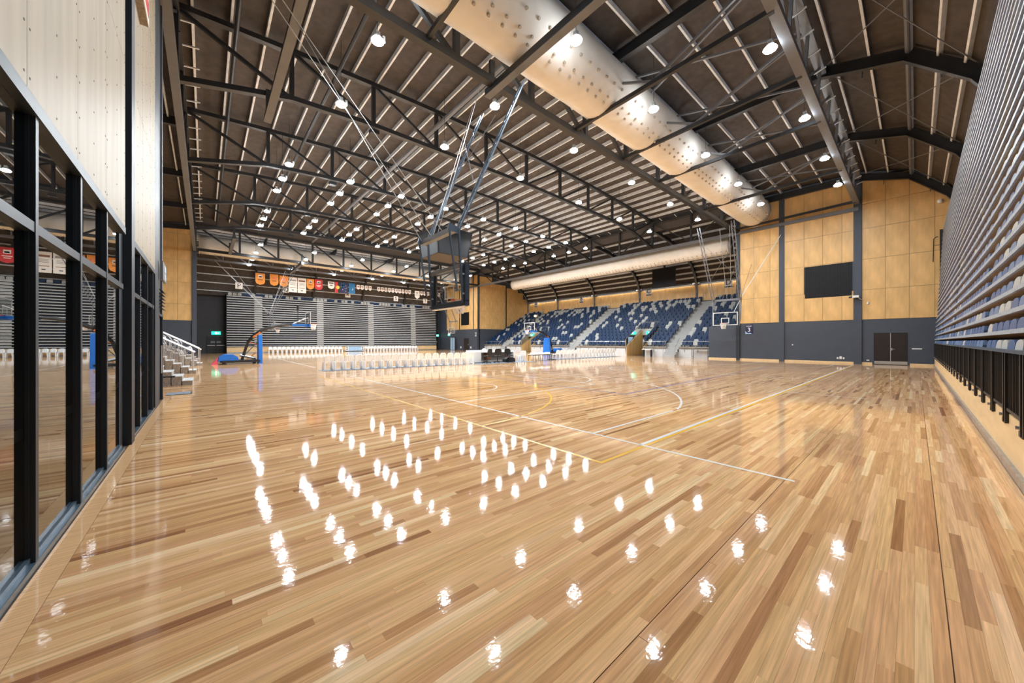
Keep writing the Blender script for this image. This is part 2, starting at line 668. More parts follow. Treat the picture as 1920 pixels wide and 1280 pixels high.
col = ob('trim_1', MB().box(UL - 0.2, UL - 0.06, 7.43, 7.72, 0, 12.6).box(UL - 0.2, UL + 0.03, 7.74, 8.04, 0, 12.6), 'frame')
tag(col, kind='structure')

window2 = ob('window_2', MB().box(UL - 0.24, UL - 0.002, 8.06, 11.42, 0.0, 0.05), 'sill')
tag(window2, kind='structure')
ob('head_frame', MB().box(UL - 0.24, UL + 0.005, 8.06, 11.42, 3.08, 3.175), 'frame', window2)
e2 = [8.06, 9.07, 10.15, 11.10, 11.40]
for v in e2[1:-1]:
    link('mullion', mul, window2, (UL, v, 0))
for i in range(len(e2) - 1):
    a, b2 = e2[i] + 0.03, e2[i + 1] - 0.03
    ob('transom', MB().box(UL - 0.20, UL - 0.012, a, b2, 2.29, 2.36), 'frame', window2)
    pane(window2, a, b2, 0.05, 2.29)
    pane(window2, a, b2, 2.36, 3.08)
    ob('manifestation_band', MB().box(UL - 0.068, UL - 0.066, a, b2, 0.90, 0.975), 'steel_grey', window2)
tag(ob('trim_2', MB().box(UL - 0.3, UL + 0.0, 11.43, 12.3, 0, 12.6), 'frame'), kind='structure')
# end door of the glazed wall
dr = ob('door_1', MB().box(UL - 0.12, UL - 0.05, 12.36, 13.30, 0.01, 2.2), 'frame')
tag(dr, kind='structure')
ob('door_frame', MB().box(UL - 0.16, UL, 12.3, 12.36, 0, 2.25).box(UL - 0.16, UL, 13.30, 13.40, 0, 2.25).box(UL - 0.16, UL, 12.3, 13.4, 2.2, 2.26), 'frame', dr)
ob('pull_handle', MB().tube((UL + 0.03, 12.5, 0.75), (UL + 0.03, 12.5, 1.45), 0.014), 'stainless', dr)
tag(ob('trim_3', MB().box(UL - 0.3, UL - 0.02, 13.4, 13.62, 0, 12.6), 'slate'), kind='structure')
# louvre over the door
lv = thing('wall_louvre', 'dark metal louvre in the side wall above the end glass door', 'louvre', (UL, 12.9, 2.4))
for k in range(6):
    ob('blade', MB().bar((0.02, -0.5, 0.09 * k), (0.02, 0.5, 0.09 * k), 0.07, 0.012, up=(0.5, 0, 1)), 'louvre', lv)
sb = thing('wall_sign_box', 'pale projecting sign box with blue window print above the end glass door', 'sign', (UL + 0.02, 12.3, 3.05))
ob('case', MB().box(0, 0.05, 0, 0.95, 0.05, 0.5), 'steel_grey', sb)
ob('print', MB().box(0.0505, 0.054, 0.45, 0.9, 0.1, 0.26).box(0.0505, 0.054, 0.45, 0.9, 0.3, 0.46), 'sky_print', sb)
hs = thing('hanging_sign', 'red and white sign board projecting high from the plywood over the glazing', 'sign', (UL, 8.45, 7.15))
ob('board', MB().box(0.0, 0.095, -0.33, 0.55, 0.0, 1.2), 'concrete_dark', hs)
ob('face', MB().box(0.0955, 0.105, -0.33, 0.55, 0.0, 1.2), 'white', hs)
ob('red_print', MB().box(0.1055, 0.108, -0.28, 0.5, 0.12, 1.2), 'banner_red', hs)
ob('white_print', MB().box(0.1085, 0.110, -0.2, 0.42, 0.35, 0.9), 'white', hs)
# dark room behind the glass
rm = ob('wall_corridor', MB().box(-5.0, -4.8, -1.2, 13.6, 0, 3.3).box(-5.0, UL - 0.25, 13.45, 13.6, 0, 12.6).box(-5.0, UL - 0.25, -1.3, -1.1, 0, 3.3)
        .box(-5, UL - 0.17, -1.2, 13.6, 3.2, 3.3), 'slate_dark')
tag(rm, kind='structure')
tag(ob('wall_behind', MB().box(-1.2, 3, -6.2, -6.0, 0, 13).box(-1.6, -1.4, -6, -1.2, 0, 13), 'slate'), kind='structure')

# ------------------------------------------------------------------ plywood and slate walls
ply_cache = {}


def ply_wall_u(par, U, side, vs, zs, skip=()):
    """panels on a wall of constant x; side = -1 faces -x"""
    for i in range(len(vs) - 1):
        for k in range(len(zs) - 1):
            if (i, k) in skip or vs[i] is None or vs[i + 1] is None:
                continue
            w, h = vs[i + 1] - vs[i] - 0.014, zs[k + 1] - zs[k] - 0.014
            key = ('u', round(w, 3), round(h, 3))
            if key not in ply_cache:
                ply_cache[key] = MB().box(-0.012, 0.012, 0, w, 0, h).mesh('ply_panel', 'ply')
            link('ply_panel', ply_cache[key], par, (U + side * 0.012, vs[i] + 0.007, zs[k] + 0.007))


def ply_wall_v(par, V, us, zs, side=-1):
    for i in range(len(us) - 1):
        for k in range(len(zs) - 1):
            w, h = us[i + 1] - us[i] - 0.014, zs[k + 1] - zs[k] - 0.014
            key = ('v', round(w, 3), round(h, 3))
            if key not in ply_cache:
                ply_cache[key] = MB().box(0, w, -0.012, 0.012, 0, h).mesh('ply_panel', 'ply')
            link('ply_panel', ply_cache[key], par, (us[i] + 0.007, V + side * 0.012, zs[k] + 0.007))


# wall carrying the number 3
wr = ob('wall_right', MB().box(UR, UR + 0.25, -3.2, 0.29, 0, 3.04).box(UR, UR + 0.25, 1.91, 10.05, 0, 3.04).box(UR, UR + 0.25, 0.29, 1.91, 2.15, 3.04)
        .box(UR + 0.2, UR + 0.25, 0.29, 1.91, 0, 2.15)
        .box(UR + 0.02, UR + 0.25, -3.2, 10.05, 3.04, 9.3).box(UR + 0.02, UR + 0.25, -1.6, 10.05, 9.3, 11.0).box(UR + 0.02, UR + 0.25, 0.2, 10.05, 11.0, 12.8)
        .box(UR, UR + 0.25, 10.05, 12.25, 0, 2.9), 'slate')
tag(wr, kind='structure')
ZP = [3.06, 5.10, 7.20, 9.30, 11.15]
ply_wall_u(wr, UR, -1, [-3.1, -1.83, -0.78, 0.27, 1.33, 2.44], ZP[:4])
ply_wall_u(wr, UR, -1, [-1.6, -0.78, 0.27, 1.33, 2.44], [9.30, 11.0])
ply_wall_u(wr, UR, -1, [0.27, 1.33, 2.44], [11.0, 12.6])
ob('ply_panel', MB().prism([(-0.78, 11.01), (0.26, 11.01), (0.26, 12.3), (0.2, 12.3), (-0.78, 11.3)], lambda a, b, k: (UR - 0.024 + 0.02 * k, a, b)), 'ply', wr)
ply_wall_u(wr, UR, -1, [2.86, 3.46, 4.49, 5.56, 6.76], ZP + [12.7], skip=((1, 1), (2, 1), (0, 1)))
ply_wall_u(wr, UR, -1, [2.86, 3.46, 4.49, 5.56], [7.14, 7.2])
ply_wall_u(wr, UR, -1, [7.10, 7.68, 8.78, 9.80], ZP + [12.7])
for v, w in ((2.65, 0.20), (6.93, 0.16), (9.93, 0.13)):
    tag(ob('trim_4', MB().box(UR - 0.10, UR + 0.02, v - w, v + w, 0, 12.9), 'slate' if v != 9.93 else 'frame'), kind='structure')
for a, b2 in ((-1.0, 0.25), (1.95, 2.4), (2.4, 12.25)):
    tag(ob('baseboard_right', MB().box(UR - 0.02, UR, a, b2, 0, 0.13), 'plinth_ply'), kind='structure')
d2 = ob('door_2', MB().box(UR + 0.02, UR + 0.07, 0.34, 1.095, 0.02, 2.12), 'door_brown')
tag(d2, kind='structure')
ob('door_leaf', MB().box(UR + 0.02, UR + 0.07, 1.105, 1.86, 0.02, 2.12), 'door_brown', d2)
ob('door_frame', MB().box(UR - 0.01, UR + 0.1, 0.29, 0.335, 0, 2.16).box(UR - 0.01, UR + 0.1, 1.865, 1.91, 0, 2.16).box(UR - 0.01, UR + 0.1, 0.335, 1.865, 2.12, 2.16), 'slate', d2)
for a, b2 in ((0.34, 1.095), (1.105, 1.86)):
    ob('kick_plate', MB().box(UR + 0.005, UR + 0.019, a + 0.01, b2 - 0.01, 0.03, 0.24), 'stainless', d2)
ob('meeting_strip', MB().box(UR + 0.008, UR + 0.02, 1.085, 1.115, 0.03, 2.12), 'stainless', d2)
ob('door_handle', MB().box(UR + 0.0, UR + 0.019, 1.02, 1.07, 0.95, 1.12).tube((UR - 0.02, 1.05, 1.05), (UR - 0.02, 0.90, 1.05), 0.012), 'stainless', d2)

bp = thing('acoustic_panel', 'large black slatted panel set in the plywood above the sockets', 'panel', (UR - 0.03, 2.95, 4.78))
ob('backing', MB().box(0.0, 0.03, 0, 2.56, 0, 2.36), 'black_matt', bp)
sl = MB().box(-0.03, 0, 0, 0.05, 0.02, 2.34).mesh('slat', 'screen')
for k in range(32):
    link('slat', sl, bp, (0, 0.01 + 0.08 * k, 0))
sg = thing('court_sign', 'navy court sign with a large white numeral three on slate wall', 'sign', (UR - 0.02, 9.13, 2.18))
ob('board', MB().box(0, 0.018, -0.27, 0.27, 0, 0.76), 'navy', sg)
ob('printed_wave', MB().prism([(-0.27, 0.0), (0.22, 0.0), (0.05, 0.10), (-0.08, 0.06), (-0.2, 0.14), (-0.27, 0.27)], lambda a, b, k: (-0.001 - 0.001 * k, -a, b)), 'sky_print', sg)
text('numeral', '3', 0.46, 'white', sg, (-0.005, 0, 0.33), (PI / 2, 0, -PI / 2), 0.002)
text('lettering', 'COURT', 0.125, 'white', sg, (-0.005, 0, 0.635), (PI / 2, 0, -PI / 2), 0.002)


def wall_box(name, label, cat, U, v, z, w, h, m, d=0.04):
    return tag(ob(name, MB().box(-d, 0, -w / 2, w / 2, 0, h).box(-d - 0.006, -d, -w * 0.36, w * 0.36, h * 0.15, h * 0.85), m, None, (U, v, z)), label, cat)


wall_box('power_outlet', 'double white power outlet box low on the slate wall, middle of three', 'outlet', UR, 3.52, 0.30, 0.13, 0.19, 'white')
wall_box('power_outlet', 'white power outlet low on the slate wall, left of the middle box', 'outlet', UR, 3.68, 0.30, 0.09, 0.13, 'white')
wall_box('power_outlet', 'white power outlet low on the slate wall, right of the middle box', 'outlet', UR, 3.36, 0.30, 0.09, 0.13, 'white')
wall_box('floor_box_cover', 'small white socket plate beside the dark double door', 'outlet', UR, 2.15, 0.24, 0.13, 0.06, 'white')
wall_box('wall_switch', 'small white switch plate on slate wall right of number three sign', 'switch', UR, 6.25, 1.25, 0.07, 0.09, 'white')
wall_box('door_bar_sign', 'thin white strip sign on slate wall right of the double door', 'sign', UR, -0.05, 1.05, 0.42, 0.06, 'white', 0.01)
pj = thing('wall_projector', 'white and black projector on a bracket on the slate column', 'projector', (UR - 0.12, 2.72, 4.5))
ob('bracket', MB().box(-0.25, 0.02, -0.04, 0.04, 0.02, 0.07), 'black_matt', pj)
ob('body', MB().box(-0.42, -0.12, -0.16, 0.16, 0.07, 0.22), 'white', pj)
ob('lens_barrel', MB().tube((-0.3, 0.16, 0.14), (-0.3, 0.34, 0.10), 0.06), 'black_matt', pj)
ob('cable', MB().path([(-0.1, -0.1, 0.1), (-0.05, -0.2, -0.02), (0.05, -0.28, -0.06), (0.1, -0.36, -0.05)], 0.018, 6), 'white', pj)
ds = tag(ob('wall_sensor', MB().lathe([(0.05, 0), (0.06, 0.03), (0.05, 0.14), (0.02, 0.17)], 10), 'white', None, (UR - 0.05, 2.15, 4.1)), 'small white sensor on the plywood just right of the projector', 'sensor')
sc = thing('security_camera', 'white dome security camera high on plywood near the bleachers', 'camera', (UR - 0.12, -0.98, 10.2))
ob('bracket', MB().box(0.0, 0.12, -0.03, 0.03, 0.0, 0.06), 'white', sc)
ob('dome', MB().lathe([(0.02, -0.16), (0.09, -0.12), (0.12, -0.02), (0.11, 0.06), (0.05, 0.1)], 12), 'white', sc)

# far part of the same side wall
wfr = ob('wall_far_right', MB().box(UR, UR + 0.25, VF, 60.5, 0, 3.62).box(UR + 0.02, UR + 0.25, VF, 60.5, 3.62, 12.9), 'slate')
tag(wfr, kind='structure')
ply_wall_u(wfr, UR, -1, [VF + 0.2, 49.0, 50.3, 51.6, 52.9, 54.2, 55.5, 56.8, 57.8], [3.64, 6.6, 9.6, 12.7])
tag(ob('trim_5', MB().box(UR - 0.14, UR + 0.05, VF - 0.14, VF + 0.2, 0, 12.9), 'frame'), kind='structure')
for v in (49.1, 53.4):
    tag(ob('trim_6', MB().box(UR - 0.06, UR, v - 0.09, v + 0.09, 3.62, 12.8), 'frame'), kind='structure')
d3 = ob('door_3', MB().box(UR - 0.03, UR, 50.5, 52.0, 0.02, 2.1), 'door_brown')
tag(d3, kind='structure')
ob('door_handle', MB().box(UR - 0.06, UR - 0.03, 50.6, 50.7, 0.95, 1.1), 'stainless', d3)
fp = thing('acoustic_panel', 'black square panel on far plywood wall above a dark door', 'panel', (UR - 0.04, 50.4, 4.4))
ob('backing', MB().box(0, 0.03, 0, 2.5, 0, 2.2), 'black_matt', fp)
for k in range(16):
    ob('slat', MB().box(-0.03, 0, 0.02 + k * 0.155, 0.12 + k * 0.155, 0.02, 2.18), 'screen', fp)
sg1 = thing('court_sign', 'white numeral court sign on the far slate wall beside the dark column', 'sign', (UR - 0.03, 48.4, 2.3))
ob('board', MB().box(0, 0.02, -0.3, 0.3, 0, 0.85), 'slate', sg1)
text('numeral', '2', 0.9, 'white', sg1, (-0.01, 0, 0.42), (PI / 2, 0, -PI / 2), 0.003)
wall_box('wall_lamp', 'small round white fitting low on far slate wall, left of door', 'wall light', UR, 53.0, 0.35, 0.3, 0.35, 'white')
wall_box('wall_lamp', 'small round white fitting low on far slate wall, right of door', 'wall light', UR, 49.9, 0.35, 0.3, 0.35, 'white')

# end wall of the right recess (behind the far end of the blue stand)
prof_r = [(34.2, 13.0), (38.0, 12.6), (41.3, 11.9), (43.6, 11.0), (44.8, 10.0), (45.4, 8.7), (45.5, 7.6)]
we = ob('wall_recess_far', MB().prism([(UR, 3.6)] + [(45.6, 3.6)] + [(a, b) for a, b in prof_r[::-1]], lambda a, b, k: (a, VF + 0.03 + 0.2 * k, b))
        .box(UR, 46, VF, VF + 0.22, 0, 3.62), 'slate')
tag(we, kind='structure')
for us, zs in (([34.36, 37.2, 40.0], [3.64, 6.6, 9.6, 11.4]), ([40.26, 42.9], [3.64, 6.6, 9.6, 11.0]), ([42.9, 44.2], [3.64, 6.6, 9.6, 10.4]), ([44.2, 45.3], [3.64, 6.6, 9.3])):
    ply_wall_v(we, VF + 0.02, us, zs)
ply_wall_v(we, VF + 0.02, [34.36, 37.2], [11.4, 12.4])
ob('cover_strip', MB().box(40.04, 40.22, VF - 0.03, VF + 0.02, 3.64, 11.4), 'frame', we)
# end wall of the left recess
wl = ob('wall_recess_left', MB().box(-12, UL, VF, VF + 0.22, 0, 3.62).box(-12, UL, VF + 0.03, VF + 0.22, 3.62, 13.1), 'slate')
tag(wl, kind='structure')
ply_wall_v(wl, VF + 0.02, [-6.3, -4.65, -3.3, -2.05, -0.98], [3.64, 5.25, 7.4, 9.58, 12.15, 13.05])
tag(ob('trim_7', MB().box(UL - 0.12, UL + 0.22, VF - 0.14, VF + 0.2, 0, 13.0), 'slate'), kind='structure')
tag(ob('wall_left_far', MB().box(UL - 0.2, UL, VF + 0.2, 61, 0, 13.0), 'slate_dark'), kind='structure')
# wall behind the far seating bank
wf = ob('wall_far', MB().box(UL, UR, 61.2, 61.45, 0, 7.8), 'slate_dark')
tag(wf, kind='structure')
ob('bulkhead', MB().box(UL, UR, 60.6, 60.75, 8.05, 8.75), 'slate', wf)
ob('panel_joint', MB().box(UL, 2.0, 61.19, 61.2, 7.0, 7.05).box(UL, 2.0, 61.19, 61.2, 3.4, 3.44), 'black_matt', wf)
d4 = ob('door_4', MB().box(0.15, 1.05, 61.12, 61.2, 0.02, 2.15), 'black_matt')
tag(d4, kind='structure')
ob('door_leaf', MB().box(1.09, 2.0, 61.12, 61.2, 0.02, 2.15), 'black_matt', d4)
ob('push_bar', MB().box(0.2, 1.0, 61.05, 61.1, 1.0, 1.06).box(1.14, 1.95, 61.05, 61.1, 1.0, 1.06), 'stainless', d4)
ob('door_notice', MB().box(0.55, 1.0, 61.1, 61.115, 1.35, 1.6).box(1.14, 1.6, 61.1, 61.115, 1.35, 1.6), 'steel_grey', d4)
d5 = ob('door_5', MB().box(33.35, 34.15, 60.9, 61.0, 0.02, 2.2), 'black_matt')
tag(d5, kind='structure')
ob('door_notice', MB().box(33.5, 33.8, 60.88, 60.9, 1.35, 1.6), 'white', d5)


def exit_sign(label, loc, rz, w=0.62):
    t = thing('exit_sign', label, 'exit sign', loc, rz)
    ob('case', MB().box(-w / 2, w / 2, 0, 0.06, 0, w * 0.45), 'exit_green', t)
    ob('running_figure', MB().box(-w * 0.12, w * 0.10, -0.006, 0, w * 0.10, w * 0.34).box(w * 0.16, w * 0.34, -0.006, 0, w * 0.18, w * 0.26), 'exit_white', t)
    ob('drop_rod', MB().box(-0.02, 0.02, 0.02, 0.04, w * 0.45, w * 0.45 + 0.15), 'black_matt', t)
    return t


exit_sign('lit green exit sign over the far left dark double door', (1.1, 61.0, 2.45), 0, 0.95)
exit_sign('lit green exit sign by the right end of the far bleachers', (33.4, 60.2, 2.5), 0, 0.9)
exit_sign('lit green exit sign over the near tunnel of the blue stand', (38.55, 20.2, 2.4), -PI / 2, 0.7)
exit_sign('lit green exit sign over the far tunnel of the blue stand', (38.55, 37.4, 2.4), -PI / 2, 0.7)
exit_sign('lit green exit sign hung beside the far right slate wall', (34.13, 57.0, 2.6), -PI / 2, 0.8)
gp = thing('glass_booth', 'lit glass door panel standing at the far right wall', 'glass door', (33.9, 55.3, 0))
ob('frame', MB().box(-0.04, 0.04, -0.8, -0.7, 0, 2.3).box(-0.04, 0.04, 0.7, 0.8, 0, 2.3).box(-0.04, 0.04, -0.05, 0.05, 0, 2.3).box(-0.04, 0.04, -0.8, 0.8, 2.2, 2.3), 'steel_grey', gp)
ob('pane', MB().box(-0.01, 0.01, -0.7, -0.05, 0.05, 2.2), 'sky_print', gp)
ob('pane', MB().box(-0.01, 0.01, 0.05, 0.7, 0.05, 2.2), 'sky_print', gp)

# ------------------------------------------------------------------ roof
NU = 34


def z_top(u):
    return 13.65 + 0.75 * (1 - ((u - 16.67) / 17.53) ** 2)


def z_bot(u):
    u = min(u, mirr(u))
    pts = [(-0.86, 10.95), (2.8, 11.85), (6.27, 12.10), (16.7, 12.25)]
    for (a, za), (b, zb) in zip(pts, pts[1:]):
        if u <= b:
            return za + (zb - za) * (u - a) / (b - a)
    return 12.25


us = np.linspace(UL, UR, 21)
deck = MB()
for i in range(20):
    deck.quad((us[i], VN, z_top(us[i]) + 0.42), (us[i], VF, z_top(us[i]) + 0.42), (us[i + 1], VF, z_top(us[i + 1]) + 0.42), (us[i + 1], VN, z_top(us[i + 1]) + 0.42))
ceiling = ob('ceiling', deck, 'roof_lining')
tag(ceiling, kind='structure')
pm = MB().box(-0.04, 0.04, VN, VF, 0, 0.22).box(-0.04, 0.035, VN, VF, -0.012, 0.0).mesh('purlin', 'purlin')
npur = 31
for k in range(npur):
    u = UL + 0.5 + (UR - UL - 1.0) * k / (npur - 1)
    link('purlin', pm, ceiling, (u, 0, z_top(u) + 0.19))

# end zones over the near and far seating: rafters along the hall, purlins across
PROF = [(10.0, 13.05), (2.6, 13.05), (0.2, 12.35), (-1.4, 10.75), (-2.6, 8.6), (-3.0, 7.4)]
for side in (0, 1):
    fn = (lambda v: v) if side == 0 else far
    mb = MB()
    for (a, za), (b, zb) in zip(PROF, PROF[1:]):
        mb.quad((UL, fn(a), za + 0.25), (UR, fn(a), za + 0.25), (UR, fn(b), zb + 0.25), (UL, fn(b), zb + 0.25))
    ob('end_lining', mb, 'roof_lining', ceiling)
    pl = MB().box(UL, UR, -0.035, 0.035, 0, 0.2).mesh('purlin', 'purlin')
    vs_ = [9.3, 8.1, 6.9, 5.7, 4.5, 3.3, 2.2, 1.2, 0.2, -0.5, -1.1, -1.75, -2.3, -2.75]
    for v in vs_:
        for (a, za), (b, zb) in zip(PROF, PROF[1:]):
            if b <= v <= a:
                z = za + (zb - za) * (a - v) / (a - b)
                link('purlin', pl, ceiling, (0, fn(v), z + 0.03), (0 if v > 0.3 else (0.8 if side == 0 else -0.8), 0, 0))
                break
    # step between the high main roof and the lower end zone
    ob('step_cladding', MB().box(UL, UR, fn(10.05) - 0.02, fn(10.05) + 0.02, 13.2, 14.4), 'cladding', ceiling)
    RU = [5.2, 12.4, 19.6, 26.8, 33.95]
    for i, u in enumerate(RU):
        t = thing('roof_rafter', ('black steel rafter bending down over the near bleachers, %s from the glazed wall' if side == 0 else
                                  'black steel rib bending down behind the far bleachers, %s from the left') % ORD[i], 'rafter', (u, 0, 0), 0,
                  'rafters over the near bleachers' if side == 0 else 'ribs behind the far bleachers')
        web, fl_, ft = MB(), MB(), MB()
        for (a, za), (b, zb) in zip(PROF, PROF[1:]):
            p, q = Vector((0, fn(a), za - 0.2)), Vector((0, fn(b), zb - 0.2))
            web.bar(p, q, 0.03, 0.40)
            n = (q - p).cross(Vector((1, 0, 0))).normalized()
            if n.z < 0:
                n = -n
            fl_.bar(p - n * 0.2, q - n * 0.2, 0.22, 0.03)
            ft.bar(p + n * 0.2, q + n * 0.2, 0.22, 0.03)
        ob('web', web, 'steel', t)
        ob('bottom_flange', fl_, 'steel', t)
        ob('top_flange', ft, 'steel', t)
        if side == 0:
            ob('fly_brace', MB().bar((0.1, 1.4, 12.0), (0.5, 1.4, 12.85), 0.04, 0.04).bar((0.1, -0.6, 10.9), (0.5, -0.6, 11.8), 0.04, 0.04), 'steel_grey', t)
    tie = thing('ridge_tube', 'long grey round tie tube along the bend of the %s roof' % ('near' if side == 0 else 'far'), 'tie rod')
    ob('tube', MB().tube((UL, fn(0.2), 12.28), (UR - 0.2, fn(0.2), 12.28), 0.07), 'steel_grey', tie)
    for i in range(len(RU) - 1):
        ob('brace_rod', MB().tube((RU[i], fn(2.6), 13.0), (RU[i + 1], fn(-1.4), 10.9), 0.02, 5).tube((RU[i + 1], fn(2.6), 13.0), (RU[i], fn(-1.4), 10.9), 0.02, 5), 'steel_grey', tie)


def lattice(root, pts_b, pts_t, wb, wd, tubes=True, m='steel', chord_h=0.2, split=None):
    """bottom and top chords, verticals at each point, diagonals falling towards the middle"""
    n = len(pts_b)
    cb, ct = MB(), MB()
    for a, b in zip(pts_b, pts_b[1:]):
        cb.bar(a, b, wb, chord_h)
    for a, b in zip(pts_t, pts_t[1:]):
        ct.bar(a, b, wb, chord_h)
    ob('bottom_chord', cb, m, root)
    ob('top_chord', ct, m, root)
    for i in range(n):
        ob('vertical', MB().bar(pts_b[i], pts_t[i], wd, wd), m, root)
    mid = (n - 1) / 2 if split is None else split
    for i in range(n - 1):
        if i + 0.5 < mid:
            p, q = pts_t[i], pts_b[i + 1]
        else:
            p, q = pts_b[i], pts_t[i + 1]
        ob('diagonal', MB().bar(p, q, wd * 0.75, wd * 0.75), m, root)


PU = [UL] + [2.8 + 3.4675 * k for k in range(9)] + [UR]
tr = thing('roof_truss', 'black steel roof truss spanning the hall, nearest of the four main trusses', 'truss', (0, 17.6, 0), 0, 'main roof trusses')
lattice(tr, [(u, 0, z_bot(u) + 0.1) for u in PU], [(u, 0, z_top(u) + 0.05) for u in PU], 0.24, 0.17)
ob('light_bracket', MB().box(6.1, 6.5, -0.16, 0.16, 11.78, 11.98), 'steel', tr)
for i, v in enumerate((25.1, 32.6, 40.1)):
    clone(tr, (0, v, 0), 0, 'black steel roof truss spanning the hall, %s of the four main trusses' % ['second nearest', 'third nearest', 'farthest'][i])
gd = thing('girder_truss', 'flat black girder truss crossing the hall beneath the near cream duct', 'truss', (0, VN, 0), 0, 'girder trusses')
lattice(gd, [(u, 0, 10.85) for u in PU], [(u, 0, 13.35) for u in PU], 0.26, 0.19, chord_h=0.26)
clone(gd, (0, VF, 0), 0, 'flat black girder truss in front of the far cream duct')
PU2 = [UL + i * (UR - UL) / 14 for i in range(15)]
gs = thing('side_girder', 'grey edge girder along the near bleachers running to the plywood wall', 'girder', (0, 2.7, 0), 0, 'edge girders')
lattice(gs, [(u, 0, 11.2) for u in PU2], [(u, -0.1, 12.85) for u in PU2], 0.30, 0.10, m='steel_grey', chord_h=0.22)
for i in range(28):
    u = UL + 0.4 + i * 1.24
    ob('ladder_rung', MB().bar((u, -0.05, 12.1), (u, -0.42, 12.2), 0.04, 0.04), 'purlin', gs)
clone(gs, (0, far(2.7), 0), 0, 'grey edge girder above the far bleachers below the roof')

# edge girders along the side recesses
PVS = [VN + i * (VF - VN) / 10 for i in range(11)]
for side in (0, 1):
    u = -0.80 if side == 0 else UR - 0.05
    t = thing('edge_girder', 'grey steel edge girder above the %s' % ('glazed side wall and left recess' if side == 0 else 'blue seating stand'), 'girder', (u, 0, 0))
    ob('bottom_chord', MB().box(-0.12, 0.12, 2.6, far(2.6), 10.62, 10.86), 'steel_grey', t)
    ob('top_chord', MB().box(-0.1, 0.1, VN, VF, 13.45, 13.65), 'steel', t)
    for i, v in enumerate(PVS):
        ob('post', MB().box(-0.08, 0.08, v - 0.08, v + 0.08, 10.86, 13.45), 'steel', t)
    for i in range(10):
        p, q = ((0, PVS[i], 13.45), (0, PVS[i + 1], 10.86)) if i % 2 == 0 else ((0, PVS[i], 10.86), (0, PVS[i + 1], 13.45))
        ob('diagonal', MB().bar(p, q, 0.09, 0.09), 'steel', t)
    s = 1 if side == 0 else -1
    ob('cladding_sheet', MB().box(-0.16 * s - 0.01, -0.16 * s + 0.01, VN, VF, 12.6, 14.1), 'cladding', t)
    for k in range(26):
        v = VN + 0.7 + k * 1.45
        ob('outrigger', MB().bar((0.1 * s, v, 13.5), (0.62 * s, v, 13.6), 0.05, 0.05), 'purlin', t)

# roofs over the two side recesses
for side in (0, 1):
    X = (lambda u: u) if side == 1 else mirr
    t = ob('ceiling_recess', MB(), 'roof_lining') if False else None
    mb = MB()
    for (a, za), (b, zb) in zip(prof_r, prof_r[1:]):
        mb.quad((X(a), VN - 0.2, za + 0.3), (X(b), VN - 0.2, zb + 0.3), (X(b), VF, zb + 0.3), (X(a), VF, za + 0.3))
    rc = ob('ceiling_recess', mb, 'roof_lining')
    tag(rc, kind='structure')
    pl = MB().box(-0.035, 0.035, VN, VF, 0, 0.2).mesh('purlin', 'purlin')
    for (a, za), (b, zb) in zip(prof_r, prof_r[1:]):
        for q in (0.15, 0.6):
            link('purlin', pl, rc, (X(a + (b - a) * q), 0, za + (zb - za) * q + 0.06))
    for i, v in enumerate((VN + 0.3, 17.6, 25.1, 32.6, 40.1, VF - 0.2)):
        if side == 0 and i == 0:
            continue
        rb = thing('curved_rib', ('curved black rib over the blue stand, %s from the plywood wall with the three' if side == 1 else
                                  'curved black rib over the left recess, %s from the camera') % ORD[i], 'rib', (0, v, 0), 0,
                   'curved ribs over the blue stand' if side == 1 else 'curved ribs over the left recess')
        pts = [(X(a), 0, z - 0.05) for a, z in prof_r] + [(X(45.45), 0, 6.42)]
        w1, f1 = MB(), MB()
        for p, q in zip(pts, pts[1:]):
            w1.bar(p, q, 0.10, 0.42)
            f1.bar(Vector(p) - Vector((0.18 * (1 if side else -1), 0, 0.2)), Vector(q) - Vector((0.18 * (1 if side else -1), 0, 0.2)), 0.24, 0.04)
        ob('web', w1, 'steel', rb)
        ob('flange', f1, 'steel_grey' if side else 'steel', rb)
tag(ob('wall_recess_back', MB().box(45.6, 45.8, VN - 0.3, VF, 0, 9.0), 'slate_dark'), kind='structure')
tag(ob('wall_recess_left_back', MB().box(mirr(45.8), mirr(45.6), 13.6, VF, 0, 9.0), 'slate_dark'), kind='structure')
tag(ob('wall_recess_near', MB().box(UR, 46, VN - 0.2, VN - 0.02, 0, 13.0), 'slate_dark'), kind='structure')
bw = ob('wall_back_strip', MB().box(45.42, 45.6, VN, VF, 6.4, 8.75), 'slate')
tag(bw, kind='structure')
for i in range(30):
    a = VN + 0.4 + i * 1.235
    ob('ply_panel', MB().box(45.38, 45.42, a, a + 1.22, 6.5, 8.45), 'ply', bw)
# warm light batten above the plywood strip
for i, (a, b2) in enumerate(((VN + 0.5, 17.2), (18.0, 24.7), (25.5, 32.2), (33.0, 39.7), (40.5, VF - 0.6))):
    t = thing('light_batten', 'warm linear batten light above the rear plywood, %s bay from the near wall' % ORD[i], 'lamp', (45.2, a, 8.62), 0, 'batten lights behind the blue stand')
    ob('housing', MB().box(-0.07, 0.1, 0, b2 - a, 0.05, 0.12).box(-0.09, -0.07, 0, b2 - a, -0.06, 0.12), 'steel_grey', t)
    ob('diffuser', MB().box(-0.03, 0.08, 0.05, b2 - a - 0.05, 0.0, 0.05), 'strip_lens', t)

